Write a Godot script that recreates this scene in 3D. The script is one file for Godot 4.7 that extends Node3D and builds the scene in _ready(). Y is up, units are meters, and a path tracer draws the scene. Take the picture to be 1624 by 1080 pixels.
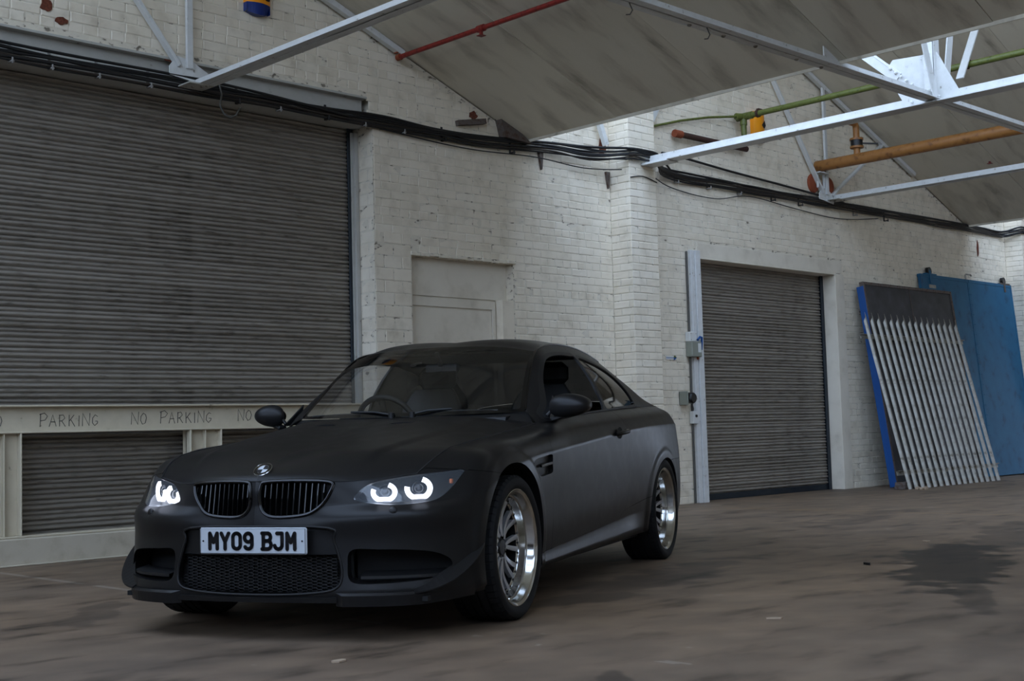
extends Node3D

var M := {}
var rng := RandomNumberGenerator.new()
var taken := {}

# ---------------------------------------------------------------- mesh builder
class MB:
	var v := PackedVector3Array()
	var n := PackedVector3Array()
	var uv := PackedVector2Array()
	func tri(a: Vector3, b: Vector3, c: Vector3, na: Vector3, nb: Vector3, nc: Vector3) -> void:
		var g := (b - a).cross(c - a)
		if g.length_squared() < 1e-16:
			return
		if g.dot(na + nb + nc) > 0.0:
			v.append(a); v.append(c); v.append(b)
			n.append(na); n.append(nc); n.append(nb)
		else:
			v.append(a); v.append(b); v.append(c)
			n.append(na); n.append(nb); n.append(nc)
	func flat(a: Vector3, b: Vector3, c: Vector3, hint: Vector3) -> void:
		var g := (b - a).cross(c - a)
		if g.length_squared() < 1e-16:
			return
		g = g.normalized()
		if g.dot(hint) < 0.0:
			g = -g
		tri(a, b, c, g, g, g)
	func quad(a: Vector3, b: Vector3, c: Vector3, d: Vector3, hint: Vector3) -> void:
		flat(a, b, c, hint); flat(a, c, d, hint)
	func squad(a: Vector3, b: Vector3, c: Vector3, d: Vector3, na: Vector3, nb: Vector3, nc: Vector3, nd: Vector3) -> void:
		tri(a, b, c, na, nb, nc); tri(a, c, d, na, nc, nd)
	# box between two corners, all edges chamfered by c
	func box(lo: Vector3, hi: Vector3, c := 0.0, t := Transform3D.IDENTITY) -> void:
		var m := (lo + hi) * 0.5
		var h := (hi - lo).abs() * 0.5
		c = minf(c, minf(h.x, minf(h.y, h.z)) * 0.9)
		var ax := [Vector3(1, 0, 0), Vector3(0, 1, 0), Vector3(0, 0, 1)]
		for k in 3:
			var i: int = (k + 1) % 3
			var j: int = (k + 2) % 3
			for s in [-1.0, 1.0]:
				var nn: Vector3 = ax[k] * s
				var o: Vector3 = m + ax[k] * (h[k] * s)
				var a: Vector3 = ax[i] * (h[i] - c)
				var b: Vector3 = ax[j] * (h[j] - c)
				quad(t * (o - a - b), t * (o + a - b), t * (o + a + b), t * (o - a + b), t.basis * nn)
		if c > 0.0:
			for k in 3:
				var i: int = (k + 1) % 3
				var j: int = (k + 2) % 3
				for si in [-1.0, 1.0]:
					for sj in [-1.0, 1.0]:
						var p: Vector3 = m + ax[i] * (h[i] * si) + ax[j] * ((h[j] - c) * sj)
						var q: Vector3 = m + ax[i] * ((h[i] - c) * si) + ax[j] * (h[j] * sj)
						var l: Vector3 = ax[k] * (h[k] - c)
						quad(t * (p - l), t * (p + l), t * (q + l), t * (q - l), t.basis * (ax[i] * si + ax[j] * sj))
			for sx in [-1.0, 1.0]:
				for sy in [-1.0, 1.0]:
					for sz in [-1.0, 1.0]:
						var e := m + Vector3(h.x * sx, h.y * sy, h.z * sz)
						flat(t * (e - Vector3(0, c * sy, c * sz)), t * (e - Vector3(c * sx, 0, c * sz)), t * (e - Vector3(c * sx, c * sy, 0)), t.basis * Vector3(sx, sy, sz))
	# bar of rectangular section between two points
	func bar(a: Vector3, b: Vector3, w: float, h: float, up := Vector3.UP, c := 0.0) -> void:
		var d := (b - a)
		var l := d.length()
		if l < 1e-6:
			return
		var z := d / l
		var x := up.cross(z)
		if x.length() < 1e-4:
			x = Vector3.RIGHT
		x = x.normalized()
		var y := z.cross(x)
		box(Vector3(-w / 2, -h / 2, 0), Vector3(w / 2, h / 2, l), c, Transform3D(Basis(x, y, z), a))
	func tube(path: PackedVector3Array, r: float, sides := 8, caps := true, r2 := -1.0) -> void:
		var cnt := path.size()
		var pt := Vector3.ZERO
		var px := Vector3.ZERO
		var rings := []
		var nrm := []
		for i in cnt:
			var t: Vector3 = (path[mini(i + 1, cnt - 1)] - path[maxi(i - 1, 0)]).normalized()
			var x: Vector3
			if i == 0:
				x = t.cross(Vector3.UP)
				if x.length() < 0.05:
					x = t.cross(Vector3.RIGHT)
			else:
				x = px - t * px.dot(t)
			x = x.normalized()
			px = x
			pt = t
			var y := t.cross(x)
			var rr := r if r2 < 0.0 else lerpf(r, r2, float(i) / float(cnt - 1))
			var ring := PackedVector3Array()
			var nn := PackedVector3Array()
			for k in sides:
				var a := TAU * k / sides
				var d := x * cos(a) + y * sin(a)
				nn.append(d)
				ring.append(path[i] + d * rr)
			rings.append(ring)
			nrm.append(nn)
		for i in cnt - 1:
			for k in sides:
				var k2 := (k + 1) % sides
				squad(rings[i][k], rings[i][k2], rings[i + 1][k2], rings[i + 1][k], nrm[i][k], nrm[i][k2], nrm[i + 1][k2], nrm[i + 1][k])
		if caps:
			for e in [0, cnt - 1]:
				var h: Vector3 = path[0] - path[1] if e == 0 else path[cnt - 1] - path[cnt - 2]
				for k in sides:
					flat(path[e], rings[e][k], rings[e][(k + 1) % sides], h)
	# lathe: profile of (radius, height) around t's y axis; sharp corners where the profile bends more than ~35 degrees
	func lathe(prof: Array, sides: int, t := Transform3D.IDENTITY) -> void:
		var cnt := prof.size()
		for i in cnt - 1:
			var a: Vector2 = prof[i]
			var b: Vector2 = prof[i + 1]
			var d := (b - a)
			if d.length() < 1e-7:
				continue
			var fn := Vector2(d.y, -d.x).normalized()
			var na := fn
			var nb := fn
			if i > 0:
				var e: Vector2 = a - prof[i - 1]
				var g := Vector2(e.y, -e.x).normalized()
				if g.dot(fn) > 0.8:
					na = (g + fn).normalized()
			if i < cnt - 2:
				var e: Vector2 = prof[i + 2] - b
				var g := Vector2(e.y, -e.x).normalized()
				if g.dot(fn) > 0.8:
					nb = (g + fn).normalized()
			for k in sides:
				var a0 := TAU * k / sides
				var a1 := TAU * (k + 1) / sides
				var d0 := Vector3(cos(a0), 0, sin(a0))
				var d1 := Vector3(cos(a1), 0, sin(a1))
				var up := Vector3.UP
				squad(t * (d0 * a.x + up * a.y), t * (d1 * a.x + up * a.y), t * (d1 * b.x + up * b.y), t * (d0 * b.x + up * b.y),
					t.basis * (d0 * na.x + up * na.y), t.basis * (d1 * na.x + up * na.y), t.basis * (d1 * nb.x + up * nb.y), t.basis * (d0 * nb.x + up * nb.y))
	# polygon (x, y) extruded from z0 to z1 in t's axes
	func prism(poly: PackedVector2Array, z0: float, z1: float, t := Transform3D.IDENTITY) -> void:
		var idx := Geometry2D.triangulate_polygon(poly)
		for i in range(0, idx.size(), 3):
			for z in [z0, z1]:
				var s := -1.0 if z == minf(z0, z1) else 1.0
				var q := []
				for k in 3:
					var p := poly[idx[i + k]]
					q.append(t * Vector3(p.x, p.y, z))
				flat(q[0], q[1], q[2], t.basis * Vector3(0, 0, s))
		var area := 0.0
		for i in poly.size():
			var a := poly[i]
			var b := poly[(i + 1) % poly.size()]
			area += a.x * b.y - b.x * a.y
		for i in poly.size():
			var a := poly[i]
			var b := poly[(i + 1) % poly.size()]
			var d := b - a
			var o := Vector2(d.y, -d.x) * signf(area)
			quad(t * Vector3(a.x, a.y, z0), t * Vector3(b.x, b.y, z0), t * Vector3(b.x, b.y, z1), t * Vector3(a.x, a.y, z1), t.basis * Vector3(o.x, o.y, 0))
	func add(o: MB, t := Transform3D.IDENTITY) -> void:
		for i in o.v.size():
			v.append(t * o.v[i])
			n.append((t.basis * o.n[i]).normalized())
	func mesh() -> ArrayMesh:
		var arr := []
		arr.resize(Mesh.ARRAY_MAX)
		arr[Mesh.ARRAY_VERTEX] = v
		arr[Mesh.ARRAY_NORMAL] = n
		if uv.size() == v.size() and uv.size() > 0:
			arr[Mesh.ARRAY_TEX_UV] = uv
		var m := ArrayMesh.new()
		m.add_surface_from_arrays(Mesh.PRIMITIVE_TRIANGLES, arr)
		return m

# ---------------------------------------------------------------- naming
func numbered(called: String) -> String:
	var k: int = taken.get(called, -1) + 1
	taken[called] = k
	return called if k == 0 else "%s_%03d" % [called, k]

func tag(o: Node, label: String, category: String, group := "", kind := "") -> void:
	o.set_meta("label", label)
	o.set_meta("category", category)
	if group != "":
		o.set_meta("group", group)
	if kind != "":
		o.set_meta("kind", kind)

func thing(called: String, label: String, category: String, at := Vector3.ZERO, turn := 0.0, group := "", kind := "") -> Node3D:
	var o := Node3D.new()
	o.name = numbered(called)
	add_child(o)
	o.position = at
	o.rotation.y = turn
	tag(o, label, category, group, kind)
	return o

func part(called: String, mesh: Mesh, mat: Material, parent: Node3D, at := Vector3.ZERO) -> MeshInstance3D:
	var o := MeshInstance3D.new()
	o.name = called
	o.mesh = mesh
	o.material_override = mat
	o.position = at
	parent.add_child(o, true)
	return o

func solo(called: String, mesh: Mesh, mat: Material, label: String, category: String, group := "", kind := "") -> MeshInstance3D:
	var o := MeshInstance3D.new()
	o.name = numbered(called)
	o.mesh = mesh
	o.material_override = mat
	add_child(o)
	tag(o, label, category, group, kind)
	return o

# ---------------------------------------------------------------- materials
func noise_tex(seed_: int, freq: float, ramp: Array, size := 512, type := FastNoiseLite.TYPE_SIMPLEX_SMOOTH, oct := 5, warp := 0.0, normal := false, bump := 4.0) -> NoiseTexture2D:
	var f := FastNoiseLite.new()
	f.seed = seed_
	f.noise_type = type
	f.frequency = freq
	f.fractal_octaves = oct
	f.fractal_gain = 0.55
	if warp > 0.0:
		f.domain_warp_enabled = true
		f.domain_warp_amplitude = warp
		f.domain_warp_frequency = freq * 0.8
	var t := NoiseTexture2D.new()
	t.width = size
	t.height = size
	t.seamless = true
	t.seamless_blend_skirt = 0.2
	t.noise = f
	if normal:
		t.as_normal_map = true
		t.bump_strength = bump
	elif ramp.size() > 0:
		var g := Gradient.new()
		var off := PackedFloat32Array()
		var col := PackedColorArray()
		for r in ramp:
			off.append(r[0])
			col.append(r[1])
		g.offsets = off
		g.colors = col
		t.color_ramp = g
	return t

func mat(col: Color, rough := 0.7, metal := 0.0, spec := 0.5) -> StandardMaterial3D:
	var m := StandardMaterial3D.new()
	m.albedo_color = col
	m.roughness = rough
	m.metallic = metal
	m.metallic_specular = spec
	return m

func tri_tex(m: StandardMaterial3D, tex: Texture2D, scale: Vector3, world := true) -> StandardMaterial3D:
	m.albedo_texture = tex
	m.uv1_triplanar = true
	m.uv1_world_triplanar = world
	m.uv1_scale = scale
	m.uv1_triplanar_sharpness = 4.0
	return m

func c3(r: float, g: float, b: float) -> Color:
	return Color(r, g, b)

# the hall's floor, 24 x 10 m from (-2, -9.2): concrete with oil, tyre scuffs and two worn painted lines
func floor_image() -> ImageTexture:
	var w := 2048
	var h := 853
	var im := Image.create(w, h, false, Image.FORMAT_RGB8)
	var big := FastNoiseLite.new()
	big.seed = 5
	big.frequency = 0.22
	big.fractal_octaves = 5
	var fine := FastNoiseLite.new()
	fine.seed = 6
	fine.frequency = 2.6
	fine.fractal_octaves = 3
	var sweep := FastNoiseLite.new()      # long faint marks left by sweeping and wheels
	sweep.seed = 9
	sweep.frequency = 0.9
	sweep.fractal_octaves = 3
	# oil: x, z, half length, half width, turn, strength
	var oil := [[7.25, -3.75, 1.35, 0.30, 0.42, 0.85], [6.1, -3.05, 0.7, 0.10, 0.5, 0.45], [5.7, -4.75, 1.3, 0.28, 0.25, 0.35], [9.2, -4.3, 1.5, 0.22, 0.35, 0.35], [3.3, -2.9, 0.35, 0.05, 0.8, 0.5], [10.5, -6.2, 1.2, 0.25, 0.2, 0.3], [3.2, -6.3, 0.5, 0.12, 0.9, 0.3]]
	for j in h:
		var z := -9.2 + 10.0 * (j + 0.5) / h
		for i in w:
			var x := -2.0 + 24.0 * (i + 0.5) / w
			var n := big.get_noise_2d(x, z)
			var g := fine.get_noise_2d(x, z)
			var s := sweep.get_noise_2d((x * 0.92 + z * 0.38) * 0.35, (z * 0.92 - x * 0.38) * 2.2)
			var k := 1.0 + 0.17 * n + 0.12 * g + 0.10 * s
			var warm := 0.5 + 0.9 * big.get_noise_2d(x * 1.3 + 40.0, z * 1.3)
			for o in oil:
				var dx: float = x - o[0]
				var dz: float = z - o[1]
				if absf(dx) > o[2] * 1.6 or absf(dz) > o[2] * 1.3:
					continue
				var ca := cos(o[4])
				var sa := sin(o[4])
				var e := Vector2((dx * ca - dz * sa) / o[2], (dx * sa + dz * ca) / o[3]).length() + n * 0.5 + g * 0.55 + s * 0.3
				k *= 1.0 - o[5] * 0.55 * (1.0 - smoothstep(0.72, 1.05, e))
			var c := Color(lerpf(0.485, 0.510, warm) * k, lerpf(0.418, 0.425, warm) * k, lerpf(0.350, 0.335, warm) * k)
			# worn lines square to the wall
			if absf(x - 3.75) < 0.022 and z < -2.6 and g * 0.8 + n + s * 0.5 > (-0.25 if z < -6.0 else 0.16):
				c = c.lerp(Color(0.66, 0.62, 0.56), 0.6)
			if absf(x - 11.22) < 0.022 and g * 0.6 + s > -0.2:
				c = c.lerp(Color(0.60, 0.47, 0.30), 0.6)
			if g > 0.62 and s > 0.12:
				c = c.lerp(Color(0.62, 0.58, 0.52), 0.5)
			im.set_pixel(i, j, c)
	return ImageTexture.create_from_image(im)

func make_materials() -> void:
	# painted brick: warm white emulsion, grubby in patches
	var paint := noise_tex(3, 0.012, [[0.0, c3(0.86, 0.85, 0.83)], [0.25, c3(0.94, 0.935, 0.925)], [0.5, c3(0.98, 0.978, 0.975)], [1.0, c3(1, 1, 1)]], 512, FastNoiseLite.TYPE_SIMPLEX_SMOOTH, 6, 20.0)
	var tones := [c3(0.905, 0.862, 0.782), c3(0.895, 0.852, 0.77), c3(0.91, 0.871, 0.795), c3(0.883, 0.84, 0.757)]
	for i in 4:
		var m := mat(tones[i], 0.62)
		tri_tex(m, paint, Vector3(0.55, 0.55, 0.55))
		M["brick%d" % i] = m
	var mo := mat(c3(0.875, 0.843, 0.775), 0.8)
	tri_tex(mo, noise_tex(8, 0.02, [[0.0, c3(0.34, 0.33, 0.31)], [0.22, c3(0.58, 0.56, 0.53)], [0.33, c3(0.95, 0.94, 0.93)], [1.0, c3(1, 1, 0.98)]], 512, FastNoiseLite.TYPE_SIMPLEX_SMOOTH, 5, 30.0), Vector3(0.8, 1.6, 0.8))
	M.mortar = mo
	M.bare_brick = tri_tex(mat(c3(0.50, 0.27, 0.18), 0.9), noise_tex(11, 0.05, [[0.0, c3(0.6, 0.55, 0.5)], [1.0, c3(1, 1, 1)]], 256), Vector3(3, 3, 3))
	M.render = tri_tex(mat(c3(0.87, 0.835, 0.765), 0.7), paint, Vector3(0.4, 0.4, 0.4))
	# floor: oil-stained concrete, brown grey
	var fl := mat(c3(1, 1, 1), 0.58)
	fl.albedo_texture = floor_image()
	fl.texture_repeat = false
	fl.detail_enabled = true
	fl.detail_blend_mode = BaseMaterial3D.BLEND_MODE_MUL
	fl.detail_albedo = noise_tex(22, 0.03, [[0.0, c3(0.45, 0.43, 0.41)], [0.22, c3(0.78, 0.77, 0.76)], [0.38, c3(0.93, 0.92, 0.92)], [1.0, c3(1, 1, 1)]], 1024, FastNoiseLite.TYPE_SIMPLEX_SMOOTH, 6)
	fl.uv2_triplanar = true
	fl.uv2_world_triplanar = true
	fl.uv2_scale = Vector3(0.43, 0.43, 0.43)
	M.floor = fl
	M.unlit_wall = mat(c3(0.36, 0.31, 0.27), 0.85)  # left end wall: darkness of an unlit end put into its colour
	M.ceiling = tri_tex(mat(c3(0.86, 0.83, 0.76), 0.85), noise_tex(31, 0.008, [[0.0, c3(0.72, 0.71, 0.69)], [0.25, c3(0.90, 0.895, 0.885)], [0.5, c3(0.98, 0.98, 0.975)], [1.0, c3(1, 1, 1)]], 512, FastNoiseLite.TYPE_SIMPLEX_SMOOTH, 6, 30.0), Vector3(0.16, 0.16, 0.5))
	M.ceiling_b = tri_tex(mat(c3(0.84, 0.81, 0.74), 0.85), noise_tex(32, 0.01, [[0.0, c3(0.68, 0.67, 0.65)], [0.25, c3(0.90, 0.89, 0.88)], [0.5, c3(0.98, 0.98, 0.975)], [1.0, c3(1, 1, 1)]], 512, FastNoiseLite.TYPE_SIMPLEX_SMOOTH, 6, 30.0), Vector3(0.16, 0.16, 0.6))
	# painted steelwork
	var chips := noise_tex(51, 0.03, [[0.0, c3(0.40, 0.34, 0.29)], [0.10, c3(0.72, 0.70, 0.67)], [0.18, c3(0.95, 0.95, 0.94)], [1.0, c3(1, 1, 1)]], 512, FastNoiseLite.TYPE_SIMPLEX_SMOOTH, 5, 20.0)
	M.steel_white = tri_tex(mat(c3(0.83, 0.83, 0.82), 0.45), chips, Vector3(0.7, 0.7, 0.7))
	M.kerb = tri_tex(mat(c3(0.76, 0.72, 0.64), 0.7), paint, Vector3(0.7, 0.7, 0.7))
	M.steel_cream = tri_tex(mat(c3(0.82, 0.775, 0.68), 0.5), chips, Vector3(0.5, 0.5, 0.5))
	M.lintel = tri_tex(mat(c3(0.70, 0.69, 0.66), 0.5), chips, Vector3(0.4, 0.4, 0.4))
	# galvanised roller shutter slats
	for i in 3:
		var g := mat([c3(0.60, 0.57, 0.525), c3(0.58, 0.55, 0.505), c3(0.62, 0.59, 0.545)][i], 0.42, 0.35)
		tri_tex(g, noise_tex(60 + i, 0.02, [[0.0, c3(0.45, 0.44, 0.43)], [0.2, c3(0.80, 0.79, 0.78)], [0.4, c3(0.96, 0.96, 0.96)], [1.0, c3(1, 1, 1)]], 512, FastNoiseLite.TYPE_SIMPLEX_SMOOTH, 5, 20.0), Vector3(0.35, 1.6, 1.6))
		M["slat%d" % i] = g
	M.guide = mat(c3(0.14, 0.17, 0.20), 0.5, 0.4)
	M.galv = tri_tex(mat(c3(0.66, 0.65, 0.62), 0.5, 0.55), noise_tex(65, 0.02, [[0.0, c3(0.5, 0.45, 0.4)], [0.4, c3(0.88, 0.87, 0.85)], [1.0, c3(1, 1, 1)]], 256), Vector3(1.5, 1.5, 1.5))
	M.grey_sheet = tri_tex(mat(c3(0.26, 0.26, 0.275), 0.6), noise_tex(66, 0.015, [[0.0, c3(0.6, 0.58, 0.56)], [1.0, c3(1, 1, 1)]], 256), Vector3(0.6, 0.6, 0.6))
	M.rust_frame = tri_tex(mat(c3(0.36, 0.33, 0.31), 0.8), noise_tex(67, 0.03, [[0.0, c3(0.75, 0.5, 0.36)], [0.5, c3(1, 0.98, 0.96)], [1.0, c3(1, 1, 1)]], 256), Vector3(2, 2, 2))
	M.blue_edge = mat(c3(0.05, 0.28, 0.53), 0.5)
	M.blue_door = tri_tex(mat(c3(0.10, 0.37, 0.50), 0.68), noise_tex(68, 0.014, [[0.0, c3(0.62, 0.68, 0.72)], [0.35, c3(0.9, 0.93, 0.95)], [1.0, c3(1, 1, 1)]], 512, FastNoiseLite.TYPE_SIMPLEX_SMOOTH, 5, 20.0), Vector3(0.5, 0.5, 0.5))
	# pipes, cables, boxes
	M.red_pipe = tri_tex(mat(c3(0.52, 0.12, 0.08), 0.5), noise_tex(70, 0.04, [[0.0, c3(0.5, 0.4, 0.36)], [0.45, c3(0.95, 0.95, 0.95)], [1.0, c3(1, 1, 1)]], 256), Vector3(2, 2, 2))
	M.brown_pipe = tri_tex(mat(c3(0.62, 0.42, 0.21), 0.5), noise_tex(71, 0.03, [[0.0, c3(0.6, 0.55, 0.5)], [0.4, c3(0.93, 0.92, 0.9)], [1.0, c3(1, 1, 1)]], 256), Vector3(1, 1, 1))
	M.green_pipe = tri_tex(mat(c3(0.37, 0.40, 0.17), 0.5), noise_tex(72, 0.03, [[0.0, c3(0.6, 0.6, 0.5)], [0.4, c3(0.95, 0.95, 0.92)], [1.0, c3(1, 1, 1)]], 256), Vector3(2, 2, 2))
	M.rust_pipe = tri_tex(mat(c3(0.30, 0.19, 0.15), 0.85), noise_tex(73, 0.04, [[0.0, c3(0.6, 0.55, 0.5)], [1.0, c3(1, 1, 1)]], 256), Vector3(3, 3, 3))
	M.rust = mat(c3(0.52, 0.25, 0.14), 0.9)
	M.cable = mat(c3(0.055, 0.055, 0.058), 0.55)
	M.cable_brown = mat(c3(0.16, 0.13, 0.10), 0.6)
	M.cable_grey = mat(c3(0.30, 0.29, 0.27), 0.6)
	M.clip = mat(c3(0.52, 0.51, 0.49), 0.5)
	M.yellow = mat(c3(0.95, 0.60, 0.05), 0.4)
	M.blue = mat(c3(0.04, 0.17, 0.45), 0.4)
	M.ink = mat(c3(0.06, 0.06, 0.07), 0.6)
	M.pencil = mat(c3(0.25, 0.24, 0.23), 0.8)
	M.box_grey = mat(c3(0.52, 0.53, 0.48), 0.5)
	M.box_white = mat(c3(0.82, 0.82, 0.80), 0.5)
	M.black_plastic = mat(c3(0.045, 0.045, 0.048), 0.45)
	M.line_paint = tri_tex(mat(c3(0.56, 0.53, 0.48), 0.7), noise_tex(75, 0.05, [[0.0, c3(0.45, 0.42, 0.38)], [0.5, c3(0.85, 0.83, 0.8)], [1.0, c3(1, 1, 1)]], 256), Vector3(2, 2, 2))
	M.line_yellow = tri_tex(mat(c3(0.52, 0.42, 0.28), 0.7), noise_tex(76, 0.05, [[0.0, c3(0.5, 0.48, 0.45)], [1.0, c3(1, 1, 1)]], 256), Vector3(2, 2, 2))
	M.paper = mat(c3(0.66, 0.58, 0.49), 0.8)
	var gl := mat(Color(0.80, 0.86, 0.90, 0.16), 0.05)
	gl.transparency = BaseMaterial3D.TRANSPARENCY_ALPHA
	M.roof_glass = gl

# ---------------------------------------------------------------- scene
const WZ := -9.1          # face of the back wall
const EAVE_X := 9.2       # foot of one roof slope; the bays repeat every 9.4 m
const EAVE_Y := 3.76
const BAY := 9.4
const RIDGE_DX := 1.7
const RIDGE_Y := 6.7

func _ready() -> void:
	rng.seed = 7
	var cam := Camera3D.new()
	cam.name = "camera"
	var yaw := 0.7775
	var pitch := 0.0706
	var roll := -0.0283
	var f := Vector3(sin(yaw) * cos(pitch), sin(pitch), -cos(yaw) * cos(pitch))
	var r := f.cross(Vector3.UP).normalized()
	var u := r.cross(f)
	var r2 := r * cos(roll) + u * sin(roll)
	var u2 := u * cos(roll) - r * sin(roll)
	cam.transform = Transform3D(Basis(r2, u2, -f), Vector3(0, 0.8426, 0))
	cam.fov = rad_to_deg(2.0 * atan(540.0 / 2074.3))
	cam.near = 0.05
	cam.far = 200.0
	add_child(cam)
	cam.current = true

	var env := Environment.new()
	var sky := Sky.new()
	var sm := ProceduralSkyMaterial.new()   # bright overcast
	sm.sky_top_color = Color(0.735, 0.825, 0.96)
	sm.sky_horizon_color = Color(0.80, 0.865, 0.97)
	sm.ground_horizon_color = Color(0.30, 0.30, 0.30)
	sm.ground_bottom_color = Color(0.2, 0.2, 0.2)
	sm.sky_energy_multiplier = 1.0
	sky.sky_material = sm
	env.background_mode = Environment.BG_SKY
	env.sky = sky
	env.background_energy_multiplier = 1.0
	env.tonemap_mode = Environment.TONE_MAPPER_LINEAR
	env.tonemap_exposure = 6.0
	env.ambient_light_source = Environment.AMBIENT_SOURCE_DISABLED
	env.sdfgi_enabled = true
	env.ssao_enabled = true
	env.ssil_enabled = true
	var we := WorldEnvironment.new()
	we.name = "world_environment"
	we.environment = env
	add_child(we)

	make_materials()
	build_shell()
	build_roof()
	build_bricks()
	build_shutters()
	build_barrier()
	build_doorway()
	build_steel()
	build_pipes()
	build_cables()
	build_leaning()
	build_small()
	build_car()

# one place for the roof's shape
func roof_y(x: float) -> float:
	var k := fposmod(x - EAVE_X, BAY)
	if k < RIDGE_DX:
		return EAVE_Y + (RIDGE_Y - EAVE_Y) * k / RIDGE_DX
	return RIDGE_Y + (EAVE_Y - RIDGE_Y) * (k - RIDGE_DX) / (BAY - RIDGE_DX)

const X0 := -9.6
const X1 := 28.0
const Z1 := 9.0

func build_shell() -> void:
	var m := MB.new()
	m.box(Vector3(X0 - 0.5, -0.3, WZ - 1.2), Vector3(X1 + 16.0, 0.0, Z1 + 0.4))
	for p in m.v:
		m.uv.append(Vector2((p.x + 2.0) / 24.0, (p.z + 9.2) / 10.0))
	solo("floor", m.mesh(), M.floor, "bare grey brown concrete floor with dark oil stains", "floor", "", "structure")

	# back wall: masonry behind the bricks, with its two openings and the old doorway
	var w := MB.new()
	var zf := WZ - 0.0042
	var zb := WZ - 0.36
	var rects := [[X0, 1.9, 0.0, EAVE_Y], [1.9, 7.27, 3.884, 3.886], [7.27, 7.70, 0.0, EAVE_Y], [7.70, 9.0, 2.5, EAVE_Y], [9.0, 11.93, 0.0, EAVE_Y], [11.93, 14.88, 2.78, EAVE_Y], [14.88, X1, 0.0, EAVE_Y]]
	rects.erase(rects[1])
	for q in rects:
		w.box(Vector3(q[0], q[2], zb), Vector3(q[1], q[3], zf))
	for k in range(-2, 2):
		var x := EAVE_X + BAY * k
		if k == -1:
			var t := 0.125 / (RIDGE_Y - EAVE_Y)
			w.prism(PackedVector2Array([Vector2(x + RIDGE_DX * t, 3.885), Vector2(x + BAY - (BAY - RIDGE_DX) * t, 3.885), Vector2(x + RIDGE_DX, RIDGE_Y)]), zb, zf)
			w.box(Vector3(7.27, EAVE_Y, zb), Vector3(x + BAY - 0.33, 3.885, zf))
			w.box(Vector3(x + 0.1, EAVE_Y, zb), Vector3(1.9, 3.885, zf))
		else:
			w.prism(PackedVector2Array([Vector2(x, EAVE_Y), Vector2(x + BAY, EAVE_Y), Vector2(x + RIDGE_DX, RIDGE_Y)]), zb, zf)
	var wb := solo("wall_back", w.mesh(), M.mortar, "white painted brick gable wall behind the car", "wall", "", "structure")
	# bare brick where the paint has flaked
	for q in [[4.229, 4.085, 0.05, 0.05], [4.345, 3.995, 0.055, 0.028], [8.513, 3.915, 0.055, 0.05], [10.38, 3.86, 0.06, 0.10], [5.30, 3.86, 0.10, 0.02], [18.95, 3.45, 0.03, 0.12]]:
		var poly := PackedVector2Array()
		for k in 14:
			var t := TAU * k / 14.0
			var rr := rng.randf_range(0.7, 1.15)
			poly.append(Vector2(q[0] + cos(t) * q[2] * rr, q[1] + sin(t) * q[3] * rr))
		var o := MB.new()
		o.prism(poly, WZ, WZ + 0.008)
		part("bare_brick", o.mesh(), M.bare_brick, wb)
	# the rest of the hall round the camera
	var s := MB.new()
	for k in range(-2, 2):
		var x := EAVE_X + BAY * k
		s.prism(PackedVector2Array([Vector2(x, 0), Vector2(x + BAY, 0), Vector2(x + BAY, EAVE_Y), Vector2(x + RIDGE_DX, RIDGE_Y), Vector2(x, EAVE_Y)]), Z1, Z1 + 0.3)
	solo("wall_front", s.mesh(), M.render, "white painted wall across the hall from the shutters", "wall", "", "structure")
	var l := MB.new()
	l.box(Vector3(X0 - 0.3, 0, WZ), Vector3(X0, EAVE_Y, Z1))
	solo("wall_left", l.mesh(), M.unlit_wall, "unseen side wall beyond the large shutter, coloured dark as an unlit end", "wall", "", "structure")
	var rr2 := MB.new()
	rr2.box(Vector3(X1, 3.3, WZ), Vector3(X1 + 0.3, EAVE_Y, Z1))
	rr2.box(Vector3(X1, 0, WZ), Vector3(X1 + 0.3, 3.3, -8.0))
	rr2.box(Vector3(X1, 0, -5.6), Vector3(X1 + 0.3, 3.3, Z1))
	solo("wall_right", rr2.mesh(), M.render, "white painted end wall with an open loading doorway beyond the blue doors", "wall", "", "structure")

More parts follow.
